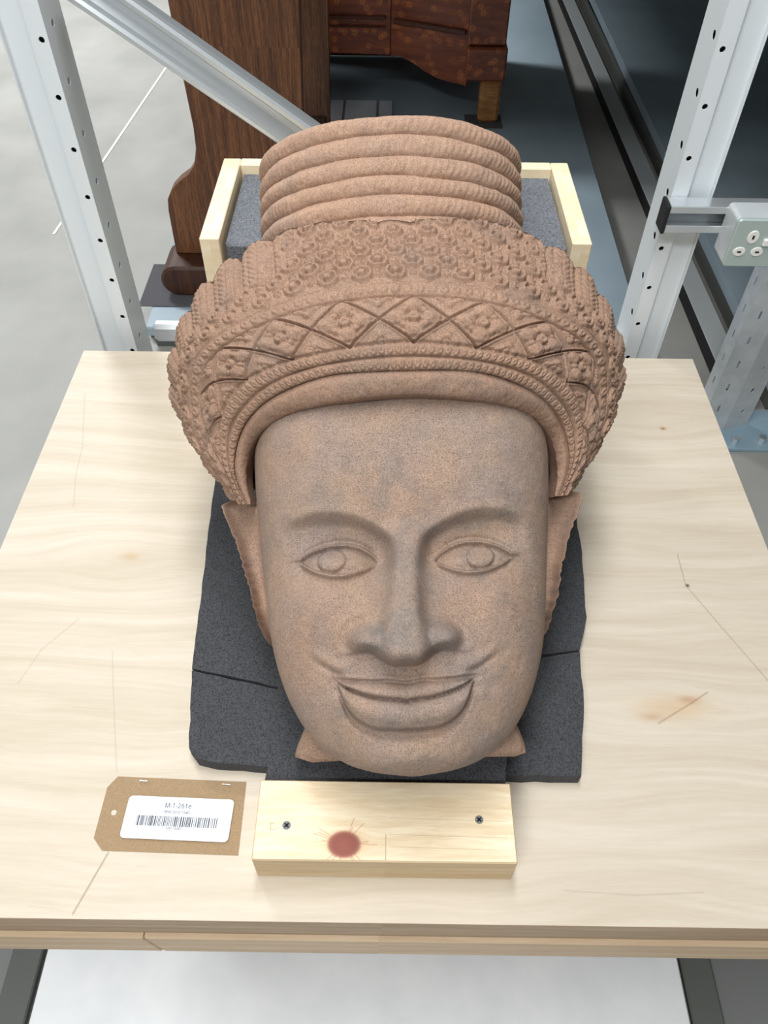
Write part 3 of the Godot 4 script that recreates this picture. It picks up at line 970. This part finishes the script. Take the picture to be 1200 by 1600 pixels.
func build_tag() -> void:
	var t := thing("luggage_tag", "brown card tag with a white barcode label lying on the board", "tag")
	var card := CSGPolygon3D.new()
	card.name = "card"
	card.polygon = PackedVector2Array([Vector2(-0.247, 0.286), Vector2(-0.1255, 0.2825), Vector2(-0.1245, 0.2165), Vector2(-0.2455, 0.219), Vector2(-0.2555, 0.2295), Vector2(-0.2545, 0.2755)])
	card.depth = 0.001
	card.rotation.x = -PI / 2
	card.position.y = 0.7804
	var kraft := tri_mat(speckle(128, 0.86, 1.0, 0.02, 0.75, 0.02, 91), Vector3.ONE * 16.0, Color8(172, 144, 110), 0.8)
	card.material = kraft
	var hole := CSGCylinder3D.new()
	hole.name = "eyelet_hole"
	hole.operation = CSGShape3D.OPERATION_SUBTRACTION
	hole.radius = 0.0026
	hole.height = 0.02
	hole.sides = 24
	hole.material = kraft
	hole.position = Vector3(-0.2430, 0.2525, 0.0)
	hole.rotation.x = PI / 2
	card.add_child(hole)
	t.add_child(card)
	# the sticker, printed with a barcode
	var im := Image.create(512, 220, false, Image.FORMAT_RGB8)
	im.fill(Color8(232, 235, 242))
	rng.seed = 21
	var x := 62
	while x < 446:
		var w := rng.randi_range(2, 6)
		im.fill_rect(Rect2i(x, 101, mini(w, 446 - x), 52), Color8(58, 60, 70))
		x += w + rng.randi_range(2, 6)
	var sm := plain(Color(1, 1, 1), 0.4)
	sm.albedo_texture = ImageTexture.create_from_image(im)
	var c := Vector2(-0.1833, -0.2475)
	var an := deg_to_rad(-1.6)
	var hw := 0.0487
	var hh := 0.0190
	var r := 0.004
	var st := begin()
	var ring := []
	for q in [[1, -1], [-1, -1], [-1, 1], [1, 1]]:
		for k in 6:
			var a0: float = {"1-1": -PI / 2, "-1-1": -PI, "-11": PI / 2, "11": 0.0}["%d%d" % q]
			var aa := a0 + (5 - k) / 5.0 * PI / 2
			ring.append(Vector2(q[0] * (hw - r), q[1] * (hh - r)) + Vector2(cos(aa), sin(aa)) * r)
	for k in ring.size():
		var a: Vector2 = ring[k]
		var b: Vector2 = ring[(k + 1) % ring.size()]
		for p: Vector2 in ([Vector2.ZERO, a, b] if a.cross(b) > 0 else [Vector2.ZERO, b, a]):
			st.set_normal(Vector3.UP)
			st.set_uv(Vector2(p.x / hw * 0.5 + 0.5, p.y / hh * 0.5 + 0.5))
			st.add_vertex(Vector3(p.x, 0, p.y))
	var lab := part("label", st.commit(), sm, t, Vector3(c.x, 0.7817, c.y), Vector3(0, an, 0))
	var f := SystemFont.new()
	f.font_names = PackedStringArray(["Droid Sans"])
	var ink := plain(Color8(60, 62, 78), 0.6)
	for row in [["M-1-261e", 0.0058, -0.0112, 700], ["MW 30-0 1540", 0.0036, -0.0054, 400], ["1001 4087", 0.0026, 0.0091, 400]]:
		var tm := TextMesh.new()
		tm.text = row[0]
		tm.font = f
		tm.font_size = 32
		tm.pixel_size = row[1] / 32.0
		tm.depth = 0.0001
		part("print_line", tm, ink, lab, Vector3(-0.002, 0.0001, row[2]), Vector3(-PI / 2, 0, 0))
	for s in [[-0.2215, -0.2818], [-0.1435, -0.2795]]:
		var sp := begin()
		add_cyl(sp, Vector3(s[0] - 0.0038, 0.7819, s[1]), Vector3(s[0] + 0.0038, 0.7819, s[1] + 0.0003), 0.0006, 8)
		part("staple", sp.commit(), M.galv_bright, t)

func upright(called: String, label: String, sd: float, x_in: float) -> Node3D:
	# one rolled steel post; sd -1 stands at the left (its inner edge faces right)
	var o := thing(called, label, "post", Vector3(0, 0, 0), "uprights of the rack frame")
	var zf := -0.97
	var top := 2.3
	var zs := -1.035
	var st := begin()
	# front: plain face, groove, then a lip with holes
	var xo := x_in + sd * 0.054
	var xg := x_in + sd * 0.019
	var lip := begin()
	var U := Vector3(-sd, 0, 0)
	var first := 0.809 - 0.0617 * 12
	if sd < 0: add_perforated(lip, Vector3(xg, 0, zf), U, Vector3.UP, 0.019, 0.011, first, 0.0617, 36, 0.012, top, 0.0034)
	else: add_perforated(lip, Vector3(x_in, 0, zf), Vector3(1, 0, 0), Vector3.UP, 0.019, 0.008, first, 0.0617, 36, 0.012, top, 0.0034)
	part("front_lip", lip.commit(), M.steel_white, o)
	var side := begin()
	if sd < 0: add_perforated(side, Vector3(x_in, 0, zf - 0.0021), Vector3(0, 0, -1), Vector3.UP, 0.062, 0.024, first + 0.009, 0.0617, 36, 0.012, top, 0.0042, 0.0, 0.0006)
	else: add_perforated(side, Vector3(x_in, 0, zs + 0.001), Vector3(0, 0, 1), Vector3.UP, 0.062, 0.046, first + 0.009, 0.0617, 36, 0.012, top, 0.0050, 0.0, 0.0006)
	part("side_web", side.commit(), M.steel_white, o)
	var fl := begin()
	add_box(fl, Vector3((xg + xo) / 2 + sd * 0.001, top / 2 + 0.006, zf - 0.0115), Vector3(absf(xo - xg) - 0.002, top - 0.012, 0.003), 0.001)
	add_box(fl, Vector3(xg + sd * 0.001, top / 2 + 0.006, zf - 0.0065), Vector3(0.003, top - 0.012, 0.013), 0.0008)
	add_box(fl, Vector3(xo, top / 2 + 0.006, (zf + zs) / 2), Vector3(0.002, top - 0.012, zf - zs - 0.006), 0.0006)
	add_box(fl, Vector3(x_in + sd * 0.012, top / 2 + 0.006, zs), Vector3(0.02, top - 0.012, 0.002), 0.0006)
	part("front_flange", fl.commit(), M.steel_white, o)
	if sd > 0.0: part("hole_shade", box(Vector3(0.016, top - 0.03, 0.05), 0.001), M.black, o, Vector3(x_in + 0.012, top / 2 + 0.015, -1.002))  # black filler standing in for the darkness inside the holes
	else: part("hole_shade", box(Vector3(0.015, top - 0.03, 0.004), 0.001), M.black, o, Vector3(x_in - 0.0095, top / 2 + 0.015, -0.978))  # same black filler, only behind the front holes
	part("foot_plate", box(Vector3(0.11, 0.010, 0.11), 0.002), M.galv, o, Vector3(x_in + sd * 0.025, 0.005, (zf + zs) / 2))
	return o

func build_rack() -> void:
	upright("rack_upright", "pale grey steel upright with punched holes behind the board, left of the topknot", -1.0, -0.385)
	upright("rack_upright", "pale grey steel upright with punched holes that carries the socket", 1.0, 0.366)
	# the diagonal brace: a rolled channel with rounded lips
	var a := Vector3(-0.364, 1.2385, -1.005)
	var b := Vector3(0.346, 0.738, -1.005)
	var d := (b - a).normalized()
	var n := Vector3(-d.y, d.x, 0) * -1.0
	if n.y < 0: n = -n
	var br := thing("diagonal_brace", "shiny galvanised steel brace running down behind the topknot", "brace")
	var st := begin()
	var sec := [Vector2(-0.021, -0.016), Vector2(-0.0225, 0.006), Vector2(-0.020, 0.010), Vector2(-0.0155, 0.011), Vector2(-0.012, 0.008), Vector2(-0.010, 0.000), Vector2(-0.002, -0.006), Vector2(0.006, -0.004), Vector2(0.010, 0.003), Vector2(0.013, 0.010), Vector2(0.018, 0.012), Vector2(0.021, 0.008), Vector2(0.0225, 0.002), Vector2(0.021, -0.016)]
	for k in sec.size() - 1:
		var p: Vector2 = sec[k]
		var q: Vector2 = sec[k + 1]
		var e := q - p
		var nn := n * -e.y + Vector3(0, 0, 1) * e.x
		var f := func(s: Vector2, base: Vector3) -> Vector3: return base + n * s.x + Vector3(0, 0, 1) * s.y
		quad(st, f.call(p, a), f.call(q, a), f.call(q, b), f.call(p, b), nn)
		var ins := Vector3(0, 0, -0.0015)
		quad(st, f.call(p, a) + ins, f.call(q, a) + ins, f.call(q, b) + ins, f.call(p, b) + ins, -nn)
	part("channel", st.commit(), M.galv_bright, br)
	for e in [a + d * 0.012, b - d * 0.012]:
		var bo := begin()
		add_cyl(bo, e + Vector3(0, 0, -0.004), e + Vector3(0, 0, 0.018), 0.007, 6)
		part("bolt", bo.commit(), M.galv, br)
	var hb := thing("horizontal_brace", "galvanised steel rail joining the uprights level with the board", "brace")
	part("rail", box(Vector3(0.745, 0.034, 0.022), 0.006), M.galv, hb, Vector3(-0.0095, 0.722, -1.055))
	# strut and socket on the right upright
	var su := thing("strut_channel", "short galvanised strut channel bolted across the right upright", "bracket")
	var s2 := begin()
	var x0 := 0.360
	var x1 := 0.60
	for p in [[Vector3(0, 0.989, -0.9675), Vector3(0, 0.035, 0.002)], [Vector3(0, 1.0060, -0.955), Vector3(0, 0.0025, 0.025)], [Vector3(0, 0.9725, -0.955), Vector3(0, 0.0025, 0.025)], [Vector3(0, 1.0025, -0.9435), Vector3(0, 0.0090, 0.003)], [Vector3(0, 0.9765, -0.9435), Vector3(0, 0.0095, 0.003)]]:
		add_box(s2, Vector3((x0 + x1) / 2, p[0].y, p[0].z), Vector3(x1 - x0, p[1].y, p[1].z), 0.0006)
	part("channel", s2.commit(), M.galv_bright, su)
	part("end_cap", box(Vector3(0.005, 0.038, 0.028), 0.001), M.black, su, Vector3(x0 - 0.0025, 0.989, -0.955))
	var so := thing("socket_outlet", "metal clad double socket outlet with white inserts, cut by the picture's edge", "socket", Vector3(0.505, 0.9815, -0.9205))
	var bd := begin()
	var rp := PackedVector2Array()
	for q in [[1, 1], [-1, 1], [-1, -1], [1, -1]]:
		for k in 5:
			var aa: float = atan2(q[1], q[0]) - PI / 4 + k / 4.0 * PI / 2
			rp.append(Vector2(q[0] * 0.068, q[1] * 0.0275) + Vector2(cos(aa), sin(aa)) * 0.005)
	add_prism(bd, rp, -0.022, 0.016)
	part("back_box", bd.commit(), M.galv, so)
	var fp := begin()
	add_prism(fp, rp, 0.0165, 0.0205, Transform3D.IDENTITY, 0.0015)
	part("face_plate", fp.commit(), plain(Color8(178, 192, 188), 0.4, 0.15), so)
	var wh := plain(Color8(236, 234, 230), 0.4)
	for g: float in [-0.048, 0.030]:
		for p in [[0.0, 0.0095, true], [-0.0108, -0.0105, false], [0.0118, -0.0105, false]]:
			var sp := begin()
			var el := PackedVector2Array()
			for k in 24:
				el.append(Vector2(cos(TAU * k / 24.0) * (0.0078 if not p[2] else 0.0072), sin(TAU * k / 24.0) * (0.0062 if not p[2] else 0.0088)))
			add_prism(sp, el, 0.0205, 0.0218, Transform3D.IDENTITY, 0.0006)
			var o := part("pin_insert", sp.commit(), wh, so, Vector3(g + p[0], p[1], 0))
			part("pin_slot", box(Vector3(0.0026, 0.005, 0.001) if p[2] else Vector3(0.005, 0.002, 0.001), 0.0001), M.black, o, Vector3(0, 0, 0.0218))
		part("rocker_switch", box(Vector3(0.018, 0.009, 0.005), 0.001), wh, so, Vector3(g + 0.0235, 0.003, 0.022))

func build_background() -> void:
	# low pale blue decks on the floor behind the rack
	var dk := tag(part("deck_panel", slab(PackedVector2Array([Vector2(-0.728, -1.942), Vector2(0.775, -1.942), Vector2(0.865, -5.4), Vector2(-0.79, -5.4)]), 0.05, 0.08, 0.004), M.blue_deck, self), "pale blue steel deck that the carved cabinet and the bench stand on", "deck")
	part("front_kick", box(Vector3(1.46, 0.05, 0.02), 0.002), M.dark_steel, dk, Vector3(0.02, 0.025, -1.965))
	for x: float in [-0.72, 0.75]:
		part("runner", box(Vector3(0.04, 0.05, 3.3), 0.002), M.dark_steel, dk, Vector3(x, 0.025, -3.65))
	var d2 := tag(part("deck_panel", slab(PackedVector2Array([Vector2(1.085, -1.66), Vector2(2.8, -1.66), Vector2(2.9, -5.4), Vector2(1.125, -5.4)]), 0.06, 0.10, 0.0), M.blue_deck, self), "pale blue steel deck beyond the grey floor rail, behind the socket", "deck")
	part("side_kick", box(Vector3(0.02, 0.058, 3.6), 0.002), M.dark_steel, d2, Vector3(1.105, 0.029, -3.5))
	var rl := thing("floor_rail", "long flat grey steel rail on the floor between the two blue decks", "rail")
	part("rail_beam", box(Vector3(0.067, 0.006, 4.06), 0.001), plain(Color8(186, 190, 190), 0.45), rl, Vector3(1.017, 0.043, -3.77))
	part("rail_body", box(Vector3(0.070, 0.0395, 4.06), 0.001), M.black, rl, Vector3(1.014, 0.020, -3.77))
	# slotted post at the far right
	var up := thing("slotted_upright", "scuffed grey slotted steel post on a blue foot plate, at the board's far right corner", "post", Vector3(0.985, 0, -1.60))
	var s1 := begin()
	add_perforated(s1, Vector3(-0.110, 0.0, 0.0), Vector3(1, 0, 0), Vector3.UP, 0.068, 0.030, 0.09, 0.075, 14, 0.012, 1.3, 0.0028, 0.009)
	part("front_face", s1.commit(), M.galv, up)
	var s3 := begin()
	add_perforated(s3, Vector3(-0.042, 0.0, 0.0), Vector3(0.95, 0, -0.312), Vector3.UP, 0.078, 0.04, 0.07, 0.075, 14, 0.012, 1.3, 0.004, 0.003)
	part("web", s3.commit(), M.galv, up)
	var s4 := begin()
	add_perforated(s4, Vector3(-0.110, 0.0, -0.06), Vector3(0, 0, 1), Vector3.UP, 0.06, 0.03, 0.09, 0.075, 14, 0.012, 1.3, 0.003, 0.009)
	part("side_face", s4.commit(), M.galv, up)
	var blue := plain(Color8(150, 176, 190), 0.4)
	part("foot_plate", box(Vector3(0.26, 0.012, 0.16), 0.002), blue, up, Vector3(-0.01, 0.006, -0.005))
	for p in [Vector2(-0.025, 0.05), Vector2(0.05, 0.045)]:
		var bo := begin()
		add_cyl(bo, Vector3(p.x, 0.012, p.y), Vector3(p.x, 0.03, p.y), 0.011, 6)
		part("anchor_bolt", bo.commit(), M.galv_bright, up)
	# bench with shaped end boards, seen end on
	var be := thing("bench", "dark stained oak bench with shaped end boards standing on foam pads", "bench")
	var prof := PackedVector2Array([Vector2(-0.548, 1.02), Vector2(-0.546, 0.871), Vector2(-0.542, 0.697), Vector2(-0.537, 0.567), Vector2(-0.540, 0.51), Vector2(-0.552, 0.465), Vector2(-0.575, 0.435), Vector2(-0.605, 0.415), Vector2(-0.632, 0.390), Vector2(-0.649, 0.36), Vector2(-0.654, 0.325), Vector2(-0.656, 0.241), Vector2(-0.657, 0.185), Vector2(-0.10, 0.185), Vector2(-0.17, 0.45), Vector2(-0.235, 0.60), Vector2(-0.219, 1.02)])
	part("end_board", prism(prof, -2.225, -2.18, 0.003), M.dark_oak, be)
	var far := PackedVector2Array([Vector2(-0.50, 1.02), Vector2(-0.50, 0.14), Vector2(-0.238, 0.14), Vector2(-0.212, 1.02)])
	part("end_board", prism(far, -3.245, -3.20, 0.003), M.dark_oak, be)
	var foot_oak := M.dark_oak.duplicate() as StandardMaterial3D
	foot_oak.albedo_color = Color(0.62, 0.55, 0.52)
	for f in [[-0.700, -0.12, -2.1, -2.245], [-0.53, -0.25, -3.19, -3.255]]:
		var rp := PackedVector2Array()
		var r := 0.050
		for k in 9:
			var an := PI / 2 + PI * k / 8.0
			rp.append(Vector2(f[0] + r + cos(an) * r, 0.1345 + sin(an) * r))
		rp.append(Vector2(f[1], 0.1345 - r))
		rp.append(Vector2(f[1], 0.1345 + r))
		part("foot", prism(rp, f[3], f[2], 0.008), foot_oak, be)
	part("back_rail", box(Vector3(0.05, 0.12, 0.97), 0.004), M.dark_oak, be, Vector3(-0.36, 0.95, -2.7125))
	tag(part("floor_pad", box(Vector3(0.36, 0.0035, 0.235), 0.001), M.pad, self, Vector3(-0.59, 0.0820, -2.165)), "dark grey pad under the rounded foot of the bench", "pad", "pads under the old furniture")
	tag(part("floor_pad", box(Vector3(0.155, 0.0035, 0.13), 0.001), M.pad, self, Vector3(0.398, 0.0820, -3.415)), "dark grey pad under the cabinet's light leg", "pad", "pads under the old furniture")
	# carved cabinet
	var cb := thing("carved_cabinet", "old dark walnut cabinet with orange inlaid flowers and a curved apron", "cabinet")
	var inl := wood(256, 256, 61, Color8(108, 56, 38), Color8(164, 90, 58), 12.0, 0.05)
	rng.seed = 9
	for k in 60:
		var c := Vector2(rng.randf() * 256, rng.randf() * 256)
		for p in 5:
			blot(inl, c + Vector2.from_angle(TAU * p / 5.0) * 5.0, 3.2, 3.2, Color8(220, 130, 68), 0.75)
		stroke(inl, [c, c + Vector2(rng.randf_range(-26, 26), rng.randf_range(-26, 26))], 1.3, Color8(150, 78, 38), 0.8)
	var im := tri_mat(ImageTexture.create_from_image(inl), Vector3(2.6, 2.6, 2.6), Color(1, 1, 1), 0.35)
	part("corner_post", box(Vector3(0.150, 0.62, 0.10), 0.006), im, cb, Vector3(0.380, 0.56 + 0.13, -3.44))
	part("post_base", box(Vector3(0.160, 0.125, 0.11), 0.008), im, cb, Vector3(0.385, 0.312, -3.44))
	# the front: a straight part, then a panel slanting forward to the corner post
	var apron := func(x0: float, z0: float, x1: float, z1: float, bottom: Array) -> Mesh:
		var len := Vector2(x0, z0).distance_to(Vector2(x1, z1))
		var poly := PackedVector2Array([Vector2(0, 1.0)])
		for q in bottom: poly.append(Vector2(q[0] * len, q[1]))
		poly.append(Vector2(len, 1.0))
		var s := begin()
		var dx := Vector3(x1 - x0, 0, z1 - z0) / len
		add_prism(s, poly, -0.03, 0.0, Transform3D(Basis(dx, Vector3.UP, dx.cross(Vector3.UP)), Vector3(x0, 0, z0)), 0.003)
		return s.commit()
	part("front_panel", apron.call(-0.65, -3.56, 0.0, -3.56, [[0.0, 0.29], [0.45, 0.292], [1.0, 0.283]]), im, cb)
	part("canted_panel", apron.call(0.002, -3.56, 0.312, -3.425, [[0.0, 0.283], [0.14, 0.285], [0.3, 0.268], [0.45, 0.245], [0.62, 0.228], [0.8, 0.222], [1.0, 0.218]]), im, cb)
	var wal := plain(Color8(92, 50, 32), 0.35)
	var mo := begin()
	add_box(mo, Vector3(-0.33, 0.425, -3.552), Vector3(0.62, 0.012, 0.018), 0.003)
	add_box(mo, Vector3(-0.33, 0.39, -3.554), Vector3(0.62, 0.008, 0.012), 0.003)
	part("moulding", mo.commit(), wal, cb)
	var m2 := begin()
	add_box(m2, Vector3(0.155, 0.415, -3.485), Vector3(0.31, 0.018, 0.02), 0.003, Basis(Vector3.UP, -atan2(-0.135, 0.31) * -1.0) * Basis(Vector3(0, 0, 1), 0.0))
	part("moulding", m2.commit(), wal, cb)
	part("side_panel", box(Vector3(0.03, 0.72, 0.62), 0.004), wal, cb, Vector3(0.435, 0.64, -3.80))
	part("side_panel", box(Vector3(0.03, 0.90, 0.52), 0.004), wal, cb, Vector3(-0.635, 0.54, -3.86))  # side added down to the deck to block light under the cabinet
	part("back_panel", box(Vector3(1.02, 0.912, 0.02), 0.004), wal, cb, Vector3(-0.11, 0.541, -4.135))  # reaches the deck to darken the space under the cabinet
	part("top_board", box(Vector3(1.15, 0.03, 0.76), 0.006), wal, cb, Vector3(-0.10, 1.016, -3.77))
	var lm := tri_mat(ImageTexture.create_from_image(wood(256, 128, 66, Color8(146, 92, 48), Color8(206, 150, 92), 8.0, 0.05)), Vector3(5, 5, 5), Color(1, 1, 1), 0.5)
	var lg := part("leg", box(Vector3(0.085, 0.165, 0.075), 0.012), lm, cb, Vector3(0.414, 0.1665, -3.43))
	lg.set_meta("label", "light worn wooden leg")
	for p in [Vector2(-0.58, -3.64), Vector2(-0.58, -4.08), Vector2(0.38, -4.08)]:
		part("leg", box(Vector3(0.07, 0.22, 0.07), 0.008), lm, cb, Vector3(p.x, 0.195 - 0.0005, p.y))
	# pale strips stand in for the light patch between bench and cabinet
	var gr := thing("lit_patch", "patch of light on the deck below the cabinet, built as three pale strips", "board", Vector3(-0.128, 0.0805, -3.44))
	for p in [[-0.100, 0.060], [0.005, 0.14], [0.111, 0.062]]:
		part("lit_strip", box(Vector3(p[1] - 0.006, 0.008, 0.32), 0.002), plain(Color8(214, 222, 232), 0.5), gr, Vector3(p[0], 0.004, 0))
	# low platform below the board
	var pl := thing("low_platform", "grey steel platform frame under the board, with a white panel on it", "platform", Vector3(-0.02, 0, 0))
	part("deck_plate", box(Vector3(1.36, 0.02, 0.98), 0.002), M.grey_steel, pl, Vector3(0, 0.268, -0.14))
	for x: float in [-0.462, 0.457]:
		part("shade_strip", box(Vector3(0.042, 0.012, 0.94), 0.002), M.dark_steel, pl, Vector3(x, 0.2845, -0.14))  # dark strips stand in for the shadows beside the white panel
	for p in [Vector2(-0.4, -0.55), Vector2(0.4, -0.55), Vector2(-0.4, 0.28), Vector2(0.4, 0.28)]:
		part("leg", box(Vector3(0.05, 0.258, 0.05), 0.003), M.dark_steel, pl, Vector3(p.x, 0.129, p.y))
	tag(part("white_panel", box(Vector3(0.862, 0.02, 0.94), 0.002), M.white_sheet, self, Vector3(-0.021, 0.2885, -0.14)), "smooth white panel on the grey platform below the board's front edge", "panel")
	# trestle posts that carry the board on the platform
	for p in [Vector2(-0.30, -0.50), Vector2(0.30, -0.50)]:
		tag(part("support_post", box(Vector3(0.07, 0.386, 0.07), 0.003), M.pine, self, Vector3(p.x, 0.4925, p.y)), "pine post on the white panel under the board's %s half" % ("left" if p.x < 0.0 else "right"), "post", "posts under the board")

func build_room() -> void:
	struct("floor", box(Vector3(12.4, 0.2, 13.4), 0.0), M.floor, Vector3(0, -0.1, -2.5))
	struct("ceiling", box(Vector3(12.4, 0.2, 13.4), 0.0), M.white_wall, Vector3(0, 4.3, -2.5))
	struct("wall_left", box(Vector3(0.2, 4.2, 13.4), 0.0), M.white_wall, Vector3(-6.1, 2.1, -2.5))
	struct("wall_right", box(Vector3(0.2, 4.2, 13.4), 0.0), M.white_wall, Vector3(6.1, 2.1, -2.5))
	struct("wall_back", box(Vector3(12.0, 4.2, 0.2), 0.0), M.white_wall, Vector3(0, 2.1, -9.1))
	struct("wall_front", box(Vector3(12.0, 4.2, 0.2), 0.0), M.white_wall, Vector3(0, 2.1, 4.1))
	struct("added_shade_shelf", box(Vector3(3.0, 0.04, 4.0), 0.0), M.dark_steel, Vector3(2.52, 0.83, -4.55))  # unseen low shelf added to darken the right bay
	struct("added_light_screen", box(Vector3(5.0, 1.3, 0.05), 0.0), M.black, Vector3(1.6, 0.65, -6.7))  # black screen added out of view to keep light off the rear deck
	struct("added_light_screen_side", box(Vector3(0.05, 1.3, 4.6), 0.0), M.black, Vector3(4.05, 0.65, -4.4))  # second added screen, stops light from the right
	# thin white line painted on the floor at the left
	struct("trim_1", box(Vector3(0.010, 0.002, 1.9), 0.0), plain(Color8(240, 240, 236), 0.6), Vector3(-1.155, 0.001, -3.55)).rotation.y = -0.066
	# upper rack shelf added out of view to shade the bays behind
	struct("added_shade_shelf", box(Vector3(4.5, 0.06, 5.4), 0.0), M.dark_steel, Vector3(1.90, 1.62, -4.05))

func lamp(at: Vector3, size: Vector2, energy: float, label: String) -> void:
	var o := thing("ceiling_lamp", label, "lamp", at, "ceiling panel lamps")
	part("housing", box(Vector3(size.x + 0.06, 0.05, size.y + 0.06), 0.004), M.white_wall, o, Vector3(0, 0.03, 0))
	var g := plain(Color(1, 1, 1), 0.5)
	g.emission_enabled = true
	g.emission = Color(1.0, 0.98, 0.95)
	g.emission_energy_multiplier = 1.5
	part("lamp_diffuser", box(Vector3(size.x, 0.008, size.y), 0.001), g, o, Vector3(0, 0.001, 0))
	var l := AreaLight3D.new()
	l.name = "lamp_light"
	l.area_size = size
	l.light_energy = energy
	l.light_color = Color(0.985, 0.995, 1.0)
	l.shadow_enabled = true
	l.area_range = 20.0
	l.position = Vector3(0, -0.012, 0)
	l.rotation.x = -PI / 2
	o.add_child(l, true)

func _ready() -> void:
	var cam := Camera3D.new()
	cam.name = "camera"
	cam.position = Vector3(0, 1.5, 0)
	cam.rotation = Vector3(deg_to_rad(-49.3), 0, deg_to_rad(ROLL))
	cam.rotation_order = EULER_ORDER_YXZ
	cam.fov = rad_to_deg(2.0 * atan(800.0 / 1215.0))
	cam.keep_aspect = Camera3D.KEEP_HEIGHT
	cam.near = 0.02
	cam.current = true
	add_child(cam)
	var we := WorldEnvironment.new()
	we.name = "world_environment"
	var env := Environment.new()
	env.background_mode = Environment.BG_COLOR
	env.background_color = Color(0.5, 0.5, 0.5)
	env.tonemap_mode = Environment.TONE_MAPPER_LINEAR
	env.tonemap_exposure = EXPOSURE
	env.sdfgi_enabled = true
	env.ssao_enabled = true
	env.ssil_enabled = true
	we.environment = env
	add_child(we)
	nz.seed = 4
	nz.frequency = 1.0
	nz.fractal_octaves = 3
	make_materials()
	lamp(Vector3(-0.04, 2.75, -0.45), Vector2(0.22, 1.5), 3.1, "slim batten lamp hanging low above the board")
	lamp(Vector3(-2.6, 4.1, -5.0), Vector2(1.5, 0.6), 27.0, "ceiling panel lamp above the left aisle")
	lamp(Vector3(-1.2, 4.1, 1.9), Vector2(1.5, 0.6), 10.0, "ceiling panel lamp behind the camera")
	build_room()
	build_board()
	build_head()
	build_foam()
	build_stop_block()
	build_rack()
	build_background()
	build_tag()

const ROLL := 0.8
const EXPOSURE := 0.97
